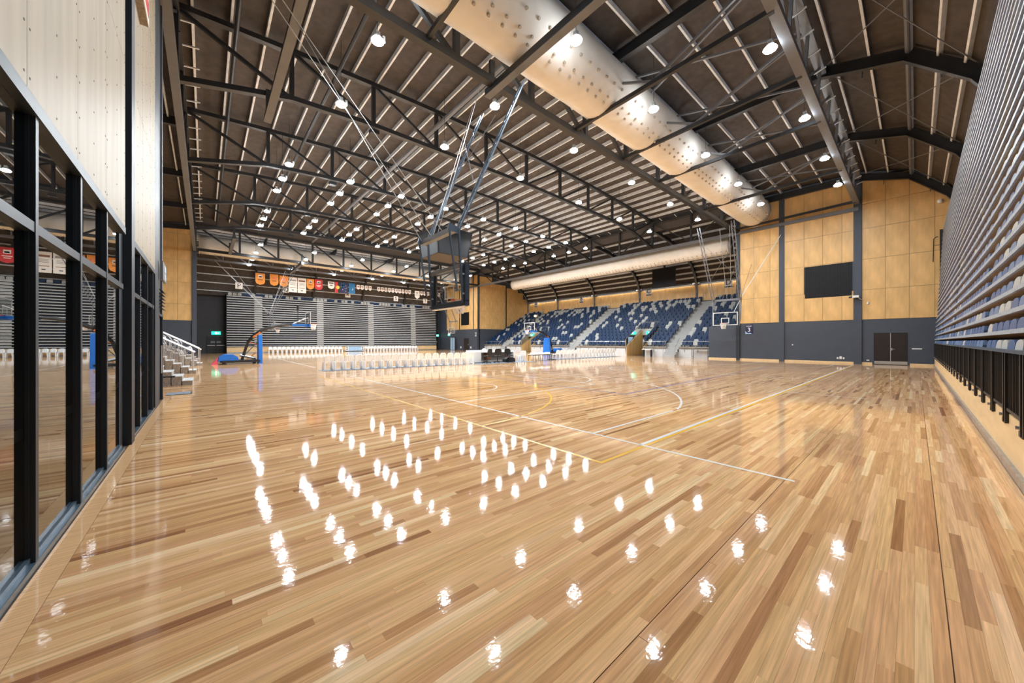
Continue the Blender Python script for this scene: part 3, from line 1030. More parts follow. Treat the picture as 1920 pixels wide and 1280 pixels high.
# struts and braces between the edge girder and the near girder truss
for i, u in enumerate((5.2, 12.4, 16.2, 20.1, 26.8, 33.6)):
    t = thing('roof_strut', 'thin steel strut under the near roof bay, %s from the glazed wall' % ORD[i], 'strut', (u, 0, 0), 0, 'struts under the near roof bay')
    ob('tube', MB().bar((0, 2.7, 11.15), (0, 10.0, 10.95), 0.13, 0.16), 'steel', t)
    if i < 5:
        ob('brace', MB().bar((0, 2.7, 12.6), (0, 6.35, 11.1), 0.08, 0.08).bar((0, 10.0, 12.9), (0, 6.35, 11.1), 0.08, 0.08), 'steel_grey', t)
        ob('flat_brace', MB().bar((0, 2.8, 12.4), (3.4, 9.9, 12.4), 0.07, 0.07).bar((0, 9.9, 12.5), (3.4, 2.8, 12.5), 0.07, 0.07), 'steel_grey', t)
# grey carrier beams for the hung backboards
for (u, v0, v1, z, lab) in ((7.85, 2.8, 10.4, 10.55, 'grey carrier beam crossing under the cream duct above the hung backboard'),
                            (1.95, 9.6, 17.7, 10.65, 'grey carrier beam ending in mid air at the left of the roof'),
                            (8.55, 47.0, 54.5, 10.55, 'grey carrier beam over the far left hung backboard'),
                            (1.95, 39.6, 47.4, 10.65, 'grey carrier beam above the portable hoop at the far left')):
    t = thing('carrier_beam', lab, 'beam', (u, v0, z))
    ob('web', MB().box(-0.11, 0.11, 0, v1 - v0, 0, 0.26), 'steel', t)
    ob('bottom_flange', MB().box(-0.13, 0.13, 0, v1 - v0, -0.02, 0.0), 'steel_grey', t)
    ob('hanger', MB().box(-0.08, 0.08, 0.2, 0.32, 0.26, 1.2).box(-0.08, 0.08, v1 - v0 - 0.32, v1 - v0 - 0.2, 0.26, 1.2), 'steel', t)
# long grey pipes along the roof
for i, u in enumerate((0.9, 4.4, 9.6)):
    t = thing('roof_pipe', 'dark round service pipe running under the roof, %s from the glazed wall' % ORD[i], 'pipe', (u, 0, 0), 0, 'roof pipes')
    ob('pipe', MB().tube((0, 10.2, 13.35), (0, 47, 13.35), 0.08 if i < 2 else 0.12), 'steel_grey' if i == 2 else 'steel', t)


# ------------------------------------------------------------------ fabric ducts
def duct(name, label, c0, c1, r, nozzle_rows, step):
    """a fabric tube from c0 to c1 with rows of air nozzles at given angles from straight down (+ = right-hand side of travel)"""
    t = thing(name, label, 'duct', c0)
    d = Vector(c1) - Vector(c0)
    L = d.length
    e = d.normalized()
    side = Vector((-e.y, e.x, 0))
    mb, seam, noz = MB(), MB(), MB()
    n, K = 28, max(12, int(L / 0.8))
    pts = [e * (L * i / K) for i in range(K + 1)]
    rs = [r * (1 + 0.010 * math.sin(i * 2.1) + 0.006 * math.sin(i * 5.3)) for i in range(K + 1)]
    rs[0], rs[-1] = r * 0.98, r * 0.98
    mb.path(pts, rs, n)
    ob('sleeve', mb, 'duct', t, smooth=True)
    ring = [Vector((0, 0, 0)) + (side * math.cos(2 * PI * k / 32) + Vector((0, 0, 1)) * math.sin(2 * PI * k / 32)) * (r + 0.015) for k in range(33)]
    for q in (0.001, 0.999):
        ob('end_ring', MB().path([p + e * L * q for p in ring], 0.03, 6, cap=False), 'duct_seam', t)
    m = int(L / step)
    for a in nozzle_rows:
        dr = Vector((0, 0, -1)) * math.cos(math.radians(a)) + side * math.sin(math.radians(a))
        for k in range(m):
            p = e * (step * (k + 0.5)) + dr * r
            noz.tube(p - dr * 0.02, p + dr * 0.07, 0.055, 6, 0, 0.045)
    tag(ob('nozzles', noz, 'nozzle', t), kind='stuff')
    return t


duct('fabric_duct', 'large cream fabric duct with nozzles crossing the roof nearest the camera', (-0.3, 8.65, 12.05), (33.95, 8.65, 12.05), 1.12, (-62, -38, -26, 74), 0.52)
duct('fabric_duct', 'cream fabric duct along the far end above the pennants', (-0.5, 49.4, 11.75), (33.4, 49.4, 11.75), 0.95, (-8, 52), 0.52)
duct('fabric_duct', 'tan fabric duct running above the blue seating stand', (35.9, 11.0, 10.25), (35.9, 40.6, 10.25), 0.78, (28, 44), 0.42)

# ------------------------------------------------------------------ lamps
lp = thing('high_bay_lamp', 'lamp', 'lamp', (0, 0, 0), 0, 'high-bay lamps')
ob('lens', MB().lathe([(0.0, -0.018), (0.165, -0.018)], 20), 'lens', lp)
ob('refractor', MB().lathe([(0.172, -0.014), (0.195, 0.02), (0.17, 0.06), (0.13, 0.09)], 20), 'refractor', lp)
ob('housing', MB().lathe([(0.128, 0.09), (0.11, 0.17), (0.06, 0.19)], 20), 'lamp_body', lp)
ob('driver_box', MB().box(-0.06, 0.06, -0.06, 0.06, 0.19, 0.30).box(0.16, 0.24, -0.02, 0.02, 0.08, 0.28), 'lamp_body', lp)
ob('drop_wire', MB().tube((0, 0, 0.3), (0, 0, 2.6), 0.008, 5), 'black_matt', lp)
first = True


def lamp(u, v, label):
    global first
    if first:
        lp.location = (u, v, 11.0)
        lp['label'] = label
        first = False
        return lp
    return clone(lp, (u, v, 11.0), 0, label)


CU = [4.1, 8.8, 13.8, 19.2, 24.2, 28.9]
for j, v in enumerate((3.1, 7.03, 11.15, 15.1)):
    for i, u in enumerate(CU):
        lamp(u, v, 'lit lamp over near court, %s from glazed wall in %s row from near bleachers' % (ORD[i], ORD[j]))
C2 = [3.4, 6.5, 9.65, 12.95, 16.3, 19.65, 22.95, 26.1, 29.2]
for j, v in enumerate((22.1, 24.3, 26.45, 31.1, 33.15, 35.3)):
    for i, u in enumerate(C2):
        if abs(u - 16.3) < 0.1 and v in (26.45, 31.1):
            continue
        lamp(u, v, 'lit lamp over middle court, %s from left in %s row from camera' % (ORD[i], ORD[j]))
for j, v in enumerate((42.3, 46.4, 50.5, 54.3)):
    for i, u in enumerate(CU):
        lamp(u, v, 'lit lamp over far court, %s from left in %s row towards far bleachers' % (ORD[i], ORD[j]))

# ------------------------------------------------------------------ near retracted bleachers (right edge of the picture)
nb = thing('retracted_bleacher', 'tall stack of closed telescopic seating with blue seats beside the camera', 'bleacher', (0, 0, 0))
U0, U1 = 2.0, 33.4
ROWS = 27
nose = MB().box(U0, U1, -0.03, 0.0, -0.026, 0.026).mesh('row_nose', 'galv')
dk = MB().box(U0, U1, -0.9, -0.03, -0.02, 0.0).mesh('row_deck', 'ply_end')
rs_ = MB().box(U0, U1, -0.62, -0.60, 0.0, 0.22).mesh('row_riser', 'black_matt')


def zr(k):
    return 1.67 + 0.252 * k


def vr(k):
    return -0.75 - 0.0125 * k


for k in range(ROWS):
    link('row_nose', nose, nb, (0, vr(k), zr(k)))
    link('row_deck', dk, nb, (0, vr(k), zr(k)))
    link('row_riser', rs_, nb, (0, vr(k), zr(k)))
# folded seat shell: rounded lip leaning forward
prof = [(-0.235, 0.0), (-0.235, 0.05), (-0.20, 0.095), (-0.12, 0.122), (0.0, 0.13), (0.12, 0.122), (0.20, 0.095), (0.235, 0.05), (0.235, 0.0)]


def shell(mb, u, v, z, m=0):
    mb.prism(prof, lambda a, b, k: (u + a, v - 0.022 - 0.05 * k - b * 0.1, z + 0.026 + b), m)


shells = {}
for key, mk in (('b', 'bank_blue'), ('p', 'bank_pale'), ('g', 'seat_grey')):
    t_ = MB()
    shell(t_, 0, 0, 0)
    shells[key] = t_.mesh('seat', mk)
cand = []
for k in range(-1, ROWS):
    for i in range(61):
        u = 2.9 + 0.5 * i
        if i % 15 == 14:
            continue
        z = zr(k)
        d = u * fw[0] + vr(k) * fw[1]
        s = u * rt[0] + vr(k) * rt[1]
        x = 960 + 660 * s / d
        y = 640 - 660 * (z - 1.55) / d
        c = random.random()
        cand.append((0 if (x < 1925 and y > -5) else 1, d, u, k, 'g' if c < 0.10 else ('p' if c < 0.35 else 'b')))
cand.sort()
rest = MB()
for n_, (o_, d, u, k, c) in enumerate(cand):
    if n_ < 300:
        link('seat', shells[c], nb, (u, vr(k), zr(k)))
    else:
        shell(rest, u, vr(k), zr(k), {'b': 0, 'p': 1, 'g': 2}[c])
tag(ob('seat_rows', rest, ['bank_blue', 'bank_pale', 'seat_grey'], nb), kind='stuff')
ob('back_screen', MB().box(U0, U1, -2.0, -1.95, 0.6, 8.4), 'black_matt', nb)
ob('end_frame', MB().box(33.4, 33.46, -1.9, -0.95, 0.6, 8.3), 'black_matt', nb)
ob('end_rail', MB().path([(33.5, -0.9, 7.9), (33.5, -0.82, 7.9), (33.5, -0.72, 7.8), (33.5, -0.70, 6.4)], 0.025, 6).tube((33.5, -0.72, 7.4), (33.5, -1.2, 7.4), 0.015, 6), 'black_matt', nb)
pl_ = ob('plinth', MB().box(U0, 33.6, -0.80, -0.755, 0.10, 0.66), 'plinth_ply', nb)
ob('kick_strip', MB().box(U0, 33.6, -0.775, -0.718, 0.0, 0.10), 'steel_strip', nb)
ob('first_deck', MB().box(U0, 33.6, -1.9, -0.80, 0.60, 0.66), 'black_matt', nb)
ob('front_ledge', MB().box(U0, 33.4, -1.6, -0.95, 1.28, 1.32), 'black_matt', nb)
ob('shade_sheet', MB().box(U0, 33.4, -0.93, -0.90, 0.66, 1.30), 'black_matt', nb)  # black sheet standing in for the shade behind the guard bars
# guard rail panels
gp_ = thing('guard_rail', 'guard', 'railing', (0, 0, 0), 0, 'black guard rails in front of the near bleachers')
ob('top_rail', MB().bar((0, 0, 1.435), (1.12, 0, 1.435), 0.06, 0.04), 'blue_steel', gp_)
ob('post', MB().box(0.03, 0.075, -0.04, 0.01, 0.54, 1.42), 'black_gloss', gp_)
ob('post', MB().box(1.00, 1.045, -0.04, 0.01, 0.54, 1.42), 'black_gloss', gp_)
ob('bottom_rail', MB().box(0.07, 1.0, -0.03, 0.0, 0.70, 0.735), 'black_gloss', gp_)
ob('foot_bracket', MB().box(0.02, 0.22, -0.05, 0.0, 0.52, 0.58).bar((0.05, -0.02, 0.58), (0.2, -0.02, 0.70), 0.02, 0.03), 'black_gloss', gp_)
ob('bolt', MB().tube((0.14, 0.005, 0.62), (0.14, 0.03, 0.62), 0.02, 8), 'stainless', gp_)
bar_m = MB().box(-0.008, 0.008, -0.022, -0.006, 0.735, 1.40).mesh('bar', 'black_gloss')
for k in range(9):
    link('bar', bar_m, gp_, (0.16 + 0.094 * k, 0, 0))
NGP = 27
for k in range(NGP):
    lab = 'black guard rail panel before the near bleachers, %s from the plywood wall' % ORD[NGP - 1 - k]
    loc = (3.1 + 1.12 * k, -0.735, 0)
    if k == 0:
        gp_.location = loc
        gp_['label'] = lab
    else:
        clone(gp_, loc, 0, lab)

# ------------------------------------------------------------------ far retracted bleachers
fb = thing('retracted_bleacher', 'wide closed telescopic seating with pale strips across the far end', 'bleacher', (0, 59.5, 0))
FU0, FU1 = 2.15, 32.9
nm = MB().box(FU0, FU1, 0.0, 0.06, -0.05, 0.05).mesh('row_nose', 'nose_pale')
for k in range(22):
    link('row_nose', nm, fb, (0, 0.012 * k, 0.92 + 0.318 * k))
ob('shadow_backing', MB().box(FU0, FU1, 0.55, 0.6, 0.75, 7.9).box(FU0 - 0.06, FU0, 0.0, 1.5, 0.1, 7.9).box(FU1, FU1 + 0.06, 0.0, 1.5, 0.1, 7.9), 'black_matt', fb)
stf = MB()
AI = [(5.1, 6.0), (12.8, 13.7), (20.4, 21.3), (27.9, 28.8)]
for k in range(22):
    z = 0.92 + 0.318 * k
    for a, b2 in AI:
        ob('aisle_step', MB().box(a, b2, 0.05 + 0.012 * k, 0.10 + 0.012 * k, z + 0.07, z + 0.19), 'seat_grey', fb)
    for u in np.arange(FU0 + 0.3, FU1, 0.52):
        if any(a - 0.2 < u < b2 + 0.2 for a, b2 in AI):
            continue
        c = 1 if random.random() < 0.25 else 0
        stf.box(u - 0.23, u + 0.23, 0.30 + 0.012 * k, 0.36 + 0.012 * k, z + 0.07, z + 0.17, c)
tag(ob('folded_seats', stf, ['seat_navy', 'seat_pale_blue'], fb), kind='stuff')
ob('plinth', MB().box(FU0, FU1, -0.05, 0.0, 0.0, 0.78), 'plinth_ply', fb)
ob('kick_strip', MB().box(FU0, FU1, -0.08, -0.05, 0.0, 0.10), 'steel_strip', fb)
top_b = MB().box(-0.21, 0.21, 0, 0.05, 0, 0.30).box(-0.17, 0.17, 0, 0.05, 0.30, 0.36).mesh('seat', 'seat_blue')
top_g = top_b.copy()
top_g.materials[0] = M('seat_grey')
pat = 'gggbbgbbggbbbggbgbbbggggbbgbggbgbbgggbbbggggbgbbggbggbbbgggbb'
for i, c in enumerate(pat):
    u = FU0 + 0.35 + i * 0.50
    if u < FU1 - 0.2:
        link('seat', top_g if c == 'g' else top_b, fb, (u, 0.4, 7.72))

# ------------------------------------------------------------------ blue grandstand
gsd = thing('grandstand', 'raked concrete grandstand filled with blue and grey seats at right', 'grandstand', (0, 0, 0))
NR, TR, RI, GU, GZ = 14, 0.72, 0.41, 35.5, 1.0
G0, G1 = 10.1, VF - 0.02
AISLES = [(15.45, 16.65), (28.2, 29.4), (41.9, 43.1)]
VOM = [(19.2, 21.2), (36.4, 38.4)]


def inside(v, spans, pad=0.0):
    return any(a - pad < v < b + pad for a, b in spans)


for r in range(NR):
    u0, z1 = GU + r * TR, GZ + r * RI
    spans = [(G0, G1)] if r > 4 else [(G0, VOM[0][0]), (VOM[0][1], VOM[1][0]), (VOM[1][1], G1)]
    mb = MB()
    for a, b2 in spans:
        mb.box(u0, u0 + TR + (0.0 if r < NR - 1 else 0.0), a, b2, z1 - 0.45, z1)
    ob('terrace_step', mb, 'concrete', gsd)
    for a, b2 in AISLES:
        mb = MB()
        mb.box(u0 - 0.02, u0 + TR, a, b2, z1 - 0.3, z1 + 0.012).box(u0 - 0.36, u0 - 0.02, a, b2, z1 - 0.5, z1 - RI / 2)
        ob('aisle_step', mb, 'tread_grey', gsd)
sm = {}
for key, mk in (('b', 'seat_blue'), ('g', 'seat_grey')):
    mb = MB()
    # backrest with rounded top and a folded-up seat pan in front of it
    mb.prism([(-0.205, 0.30), (-0.205, 0.70), (-0.14, 0.78), (0.14, 0.78), (0.205, 0.70), (0.205, 0.30)], lambda a, b, k: (0.40 + 0.06 * k + (b - 0.3) * 0.2, a, b))
    mb.prism([(-0.21, 0.18), (-0.21, 0.50), (-0.14, 0.56), (0.14, 0.56), (0.21, 0.50), (0.21, 0.18)], lambda a, b, k: (0.26 + 0.06 * k + (b - 0.18) * 0.15, a, b))
    mb.box(0.34, 0.40, -0.04, 0.04, 0.0, 0.35)
    sm[key] = mb
smm = {k: sm[k].mesh('seat', 'seat_blue' if k == 'b' else 'seat_grey') for k in sm}
cand = []
for r in range(NR):
    for i in range(72):
        v = G0 + 0.3 + 0.52 * i
        if v > G1 - 0.25 or inside(v, AISLES, 0.25) or (r <= 4 and inside(v, VOM, 0.3)):
            continue
        u, z = GU + r * TR + 0.05, GZ + r * RI
        d = u * fw[0] + v * fw[1]
        pg = 0.15 + 0.35 * max(0, (r - 8) / 5.0)
        c = 'g' if random.random() < pg else 'b'
        hid = 1 if (v < 12.6 and z < 2.2) or v < 10.6 else 0
        cand.append((hid, d, u, v, z, c))
cand.sort()
rest = MB()
for n_, (h_, d, u, v, z, c) in enumerate(cand):
    if n_ < 300:
        link('seat', smm[c], gsd, (u, v, z))
    else:
        b_ = len(rest.v)
        rest.v += [(x + u, y + v, w + z) for x, y, w in sm[c].v]
        rest.f += [tuple(b_ + q for q in f) for f in sm[c].f]
        rest.mi += [0 if c == 'b' else 1] * len(sm[c].f)
tag(ob('seat_rows', rest, ['seat_blue', 'seat_grey'], gsd), kind='stuff')
FR = [(G0 + 2.2, AISLES[0][0]), (AISLES[0][1], VOM[0][0]), (VOM[0][1], AISLES[1][0]), (AISLES[1][1], VOM[1][0]), (VOM[1][1], AISLES[2][0]), (AISLES[2][1], G1)]
for a, b2 in FR:
    ob('front_fascia', MB().box(GU - 0.12, GU - 0.02, a, b2, 0.0, 0.74), 'tread_white', gsd)
    ob('front_beam', MB().box(GU - 0.2, GU, a, b2, 0.93, 1.03), 'concrete_dark', gsd)
    ob('front_rail', MB().tube((GU - 0.15, a, 1.55), (GU - 0.15, b2, 1.55), 0.025, 6), 'stainless', gsd)
    for v in np.arange(a + 0.1, b2, 1.25):
        ob('rail_post', MB().tube((GU - 0.15, float(v), 0.5), (GU - 0.15, float(v), 1.55), 0.022, 6), 'steel_grey', gsd)
for a, b2 in AISLES:
    for k in range(3):
        mb = MB().box(GU - 0.35 * (k + 1), GU - 0.35 * k, a, b2, 0.0, 0.75 - 0.25 * k)
        ob('aisle_step', mb, 'tread_grey', gsd)
    for v in (a, b2):
        ob('aisle_rail', MB().path([(GU - 0.9, v, 0.05), (GU - 0.9, v, 0.95), (GU + 0.1, v, 1.9)], 0.022, 6), 'stainless', gsd)
    for r in range(1, NR, 2):
        u0, z1 = GU + r * TR, GZ + r * RI
        ob('aisle_hoop', MB().path([(u0, b2, z1), (u0, b2, z1 + 0.85), (u0 + 0.35, b2, z1 + 1.0), (u0 + 0.6, b2, z1 + 0.85), (u0 + 0.6, b2, z1 + 0.3)], 0.02, 5), 'steel_grey', gsd)
for i, (a, b2) in enumerate(VOM):
    lab = ['near', 'far'][i]
    t = thing('stand_tunnel', 'plywood lined stair tunnel with glass rails, %s one in the blue stand' % lab, 'tunnel', (GU, a, 0), 0)
    w = b2 - a
    for q, nme in ((w - 0.10, 'ply_wall'), (-0.09, 'near_wall')):
        ob(nme, MB().prism([(-0.2, 0.0), (3.4, 0.0), (3.4, 2.95), (-0.2, 0.95)], lambda x, z, k: (x, q + 0.06 * k, z)), 'ply', t)
    ob('back_wall', MB().box(3.35, 3.45, 0, w, 0, 2.9), 'black_matt', t)
    ob('lintel', MB().box(3.2, 3.5, -0.06, w + 0.06, 2.30, 2.95), 'concrete', t)
    ob('glass_door', MB().box(3.30, 3.34, 0.25, 0.85, 0.05, 2.1), 'sky_print', t)
    for q in (-0.03, w + 0.03):
        ob('glass_rail', MB().prism([(-0.2, 0.97), (3.4, 2.97), (3.4, 3.75), (-0.2, 1.75)], lambda x, z, k: (x, q - 0.006 + 0.012 * k, z)), 'glass', t)
        ob('handrail', MB().path([(-0.2, q, 0.2), (-0.2, q, 1.8), (3.4, q, 3.8)], 0.025, 6), 'stainless', t)
    ob('handrail', MB().tube((3.4, -0.03, 3.8), (3.4, w + 0.03, 3.8), 0.025, 6), 'stainless', t)
bn = thing('timber_bench', 'black framed bench table with timber top before the blue stand', 'bench', (35.0, 12.5, 0))
ob('top', MB().box(-0.2, 0.2, 0.0, 1.5, 0.76, 0.81), 'concrete_dark', bn)
for x, y in ((-0.17, 0.05), (0.17, 0.05), (-0.17, 1.45), (0.17, 1.45)):
    ob('leg', MB().box(x - 0.02, x + 0.02, y - 0.02, y + 0.02, 0, 0.76), 'black_matt', bn)
ob('stretcher', MB().box(-0.15, 0.15, 0.05, 0.09, 0.1, 0.14).box(-0.15, 0.15, 1.41, 1.45, 0.1, 0.14), 'black_matt', bn)
st = thing('timber_bench', 'small white topped bench with dark legs beside the near tunnel', 'bench', (35.0, 18.0, 0))
ob('top', MB().box(-0.2, 0.2, 0.0, 1.0, 0.70, 0.78), 'white', st)
ob('leg', MB().box(-0.16, 0.16, 0.05, 0.12, 0, 0.70), 'black_matt', st)
ob('leg', MB().box(-0.16, 0.16, 0.88, 0.95, 0, 0.70), 'black_matt', st)
al = thing('warning_lamp', 'glowing orange lamp among the blue seats above the white backboard', 'lamp', (41.0, 41.2, 5.6))
ob('bulb', MB().lathe([(0.1, 0), (0.22, 0.1), (0.2, 0.25), (0.08, 0.32)], 12), 'aisle_lamp', al)
ob('stem', MB().tube((0, 0, -0.9), (0, 0, 0), 0.05, 6), 'black_matt', al)
tv = thing('wall_screen', 'dark flat screen hung above the blue seats from the ribs', 'screen', (42.0, 18.7, 8.2))
ob('panel', MB().box(-0.06, 0.0, 0, 2.8, 0, 2.2), 'screen', tv)
ob('bezel', MB().box(-0.08, 0.02, -0.04, 0.0, -0.04, 2.24).box(-0.08, 0.02, 2.8, 2.84, -0.04, 2.24).box(-0.08, 0.02, 0, 2.8, -0.04, 0).box(-0.08, 0.02, 0, 2.8, 2.2, 2.24), 'black_matt', tv)
ob('bracket', MB().box(0.0, 0.9, 1.4, 1.6, 1.2, 1.4).box(0.3, 0.4, 1.4, 1.6, 1.4, 3.4), 'black_matt', tv)


def card_u(letter, v, z, where):
    t = thing('letter_card', 'white card with letter %s %s' % (letter, where), 'sign', (45.15, v, z))
    ob('board', MB().box(0, 0.03, -0.42, 0.42, 0, 1.0), 'white', t)
    ob('band', MB().box(-0.006, 0, -0.38, 0.38, 0.05, 0.2), 'ink', t)
    text('lettering', letter, 0.8, 'navy', t, (-0.01, 0, 0.6), (PI / 2, 0, -PI / 2), 0.003)


card_u('A', 45.2, 7.7, 'on plywood at the far end of the blue stand')
card_u('B', 35.0, 7.7, 'on the plywood strip above the middle of the blue stand')
card_u('C', 23.7, 7.7, 'on the plywood strip left of the dark hung screen')
card_u('D', 14.1, 7.7, 'on the plywood strip behind the white wall backboard')

# ------------------------------------------------------------------ left recess stand, stairs and rails
ls = thing('concrete_stand', 'stepped concrete stand in the left recess behind the stairs', 'stand', (0, 0, 0))
for r in range(6):
    ob('terrace_step', MB().box(-2.6 - 0.8 * (r + 1), -2.6 - 0.8 * r, 14.2, 46.8, 0, 1.2 + 0.42 * r), 'concrete_dark', ls)
sd = [('nearest', 17.0, -0.34), ('middle', 23.0, -0.33), ('farthest', 30.2, -0.14), ('rearmost', 38.0, -0.3)]
for nme, v, ue in sd:
    t = thing('stair_flight', 'short concrete stair flight with white treads, %s at the left recess' % nme, 'stairs', (ue, v, 0))
    for k in range(7):
        ob('step', MB().box(-0.27 * (k + 1) - 0.02, -0.27 * k, 0, 1.3, 0, 0.165 * (k + 1) - 0.02), 'concrete_dark', t)
        ob('tread', MB().box(-0.27 * (k + 1), -0.27 * k + 0.012, -0.01, 1.31, 0.165 * (k + 1) - 0.02, 0.165 * (k + 1)), 'tread_white', t)
    if nme != 'nearest':
        for y in (0.06, 1.24):
            ob('handrail', MB().tube((-0.05, y, 1.02), (-2.2, y, 2.32), 0.026, 8), 'stainless', t)
            ob('rail_post', MB().tube((-0.12, y, 0.1), (-0.12, y, 1.05), 0.022, 6), 'stainless', t)
            for q in range(3):
                x = -0.5 - 0.62 * q
                zb = 0.165 * int(-x / 0.27 + 1)
                ob('baluster_hoop', MB().path([(x, y, zb), (x, y, zb + 0.6), (x - 0.08, y, zb + 0.78), (x - 0.2, y, zb + 0.84), (x - 0.32, y, zb + 0.8), (x - 0.4, y, zb + 0.66), (x - 0.4, y, zb + 0.2)], 0.016, 6), 'stainless', t)
            ob('mesh_infill', MB().bar((-0.6, y, 0.85), (-2.0, y, 1.7), 0.01, 0.02).bar((-0.6, y, 1.0), (-2.0, y, 1.85), 0.01, 0.02).bar((-0.6, y, 0.7), (-2.0, y, 1.55), 0.01, 0.02), 'steel_grey', t)
hb = thing('stair_landing_bar', 'black flat bar projecting from the wall end above the mat', 'rail', (-0.88, 13.62, 0.55))
ob('bar', MB().box(0.0, 0.24, 0, 0.25, 0, 0.03), 'black_matt', hb)
ob('bracket', MB().box(-0.1, 0.0, 0.05, 0.2, -0.1, 0.05), 'black_matt', hb)
fm = thing('door_mat', 'dark grey flat mat on the timber floor at the wall end', 'mat', (-0.85, 14.1, 0.0))
ob('sheet', MB().box(0.0, 0.52, 0.0, 0.62, 0.0, 0.012), 'mat_grey', fm)
ob('edge_strip', MB().box(0.0, 0.52, -0.03, 0.0, 0.0, 0.008).box(0.52, 0.55, -0.03, 0.62, 0.0, 0.008), 'black_matt', fm)


# ------------------------------------------------------------------ basketball gear
def net(mb, c, r, h, n=12, m=0):
    rows = 4
    for j in range(rows):
        r0, r1 = r * (1 - 0.42 * j / rows), r * (1 - 0.42 * (j + 1) / rows)
        z0, z1 = c[2] - h * j / rows, c[2] - h * (j + 1) / rows
        for k in range(n):
            a0 = 2 * PI * (k + 0.5 * (j % 2)) / n
            for s in (0.5, -0.5):
                a1 = a0 + s * 2 * PI / n
                mb.tube((c[0] + r0 * math.cos(a0), c[1] + r0 * math.sin(a0), z0), (c[0] + r1 * math.cos(a1), c[1] + r1 * math.sin(a1), z1), 0.014, 4, m)


def board_parts(t, x, zb, face=1, pad='white', bw=1.8, bh=1.05, target='white'):
    """glass backboard at local x facing +x (face = 1); centre line y = 0"""
    g = ob('backboard', MB().box(x - 0.008, x + 0.008, -bw / 2, bw / 2, zb, zb + bh), 'glass', t)
    fr = MB()
    f = 0.05
    fr.box(x - 0.02, x + 0.02, -bw / 2, bw / 2, zb, zb + f).box(x - 0.02, x + 0.02, -bw / 2, bw / 2, zb + bh - f, zb + bh)
    fr.box(x - 0.02, x + 0.02, -bw / 2, -bw / 2 + f, zb + f, zb + bh - f).box(x - 0.02, x + 0.02, bw / 2 - f, bw / 2, zb + f, zb + bh - f)
    ob('border', fr, pad, g)
    ta = MB()
    ta.box(x - 0.012, x + 0.012, -0.295, 0.295, zb + 0.15, zb + 0.20).box(x - 0.012, x + 0.012, -0.295, 0.295, zb + 0.55, zb + 0.60)
    ta.box(x - 0.012, x + 0.012, -0.295, -0.245, zb + 0.2, zb + 0.55).box(x - 0.012, x + 0.012, 0.245, 0.295, zb + 0.2, zb + 0.55)
    ob('target_square', ta, target, g)
    rim = MB()
    cx = x + face * 0.38
    ring = [(cx + 0.228 * math.cos(2 * PI * k / 20), 0.228 * math.sin(2 * PI * k / 20), zb + 0.15) for k in range(21)]
    rim.path(ring, 0.012, 6, cap=False)
    rim.box(min(x, x + face * 0.16), max(x, x + face * 0.16), -0.09, 0.09, zb + 0.10, zb + 0.16)
    r_ = ob('rim', rim, 'rim_red', t)
    nm_ = MB()
    net(nm_, (cx, 0, zb + 0.15), 0.225, 0.45)
    ob('net', nm_, 'net', r_)


def portable(label, loc, rz):
    t = thing('portable_hoop', label, 'basketball hoop', loc, rz)
    ob('base', MB().box(-0.1, 2.1, -0.65, 0.65, 0.12, 0.24).box(0.0, 2.0, -0.7, -0.62, 0.1, 0.26).box(0.0, 2.0, 0.62, 0.7, 0.1, 0.26), 'black_matt', t)
    cov = MB().prism([(-0.2, 0.2), (-0.15, 0.5), (0.1, 0.66), (0.6, 0.66), (0.85, 0.5), (0.9, 0.24)], lambda a, b, k: (a, -0.65 + 1.3 * k, b))
    ob('ballast_cover', cov, 'pad_blue', t)
    ob('warning_pad', MB().prism([(-0.55, 0.0), (-0.2, 0.0), (-0.2, 0.45)], lambda a, b, k: (a, -0.6 + 1.2 * k, b)), 'pink_pad', t)
    for x in (0.1, 1.8):
        for y in (-0.6, 0.6):
            ob('wheel', MB().tube((x, y - 0.03, 0.07), (x, y + 0.03, 0.07), 0.07, 10), 'black_matt', t)
    ob('front_pad', MB().prism([(-0.62, 0.0), (0.62, 0.0), (0.40, 2.02), (-0.40, 2.02)], lambda a, b, k: (2.02 + 0.22 * k, a, b)), 'pad_blue', t)
    ob('lower_arm', MB().bar((1.1, 0, 0.25), (1.45, 0, 1.55), 0.18, 0.16, up=(1, 0, 0)), 'black_gloss', t)
    arm = [(1.45, 0, 1.5), (1.75, 0, 1.95), (2.2, 0, 2.32), (2.8, 0, 2.62), (3.5, 0, 2.80), (4.2, 0, 2.85)]
    ob('curved_arm', MB().path(arm, [0.09, 0.11, 0.12, 0.12, 0.10, 0.09], 8), 'black_gloss', t)
    ob('arm_sticker', MB().bar((1.72, 0, 1.84), (2.15, 0, 2.22), 0.25, 0.10), 'hoop_orange', t)
    ob('strut', MB().bar((1.5, 0, 1.5), (2.05, 0.0, 1.35), 0.05, 0.05).bar((1.4, 0, 0.3), (1.9, 0, 0.75), 0.06, 0.06), 'hoop_orange', t)
    ob('hydraulic_ram', MB().tube((1.2, 0.12, 0.5), (2.0, 0.12, 1.5), 0.03, 6).tube((1.0, 0.0, 0.6), (1.9, 0.0, 0.35), 0.10, 8), 'stainless', t)
    ob('board_pad', MB().box(4.1, 5.18, -0.25, 0.25, 2.72, 2.88).box(5.14, 5.22, -0.9, 0.9, 2.68, 2.86), 'pad_blue', t)
    ob('shot_clock', MB().box(4.48, 4.56, -0.22, 0.22, 3.9, 4.3).box(4.5, 4.54, -0.03, 0.03, 2.85, 3.9), 'black_matt', t)
    ob('board_stay', MB().bar((4.2, 0.3, 2.9), (5.12, 0.6, 3.4), 0.04, 0.04).bar((4.2, -0.3, 2.9), (5.12, -0.6, 3.4), 0.04, 0.04), 'white', t)
    board_parts(t, 5.2, 2.78, 1)
    return t


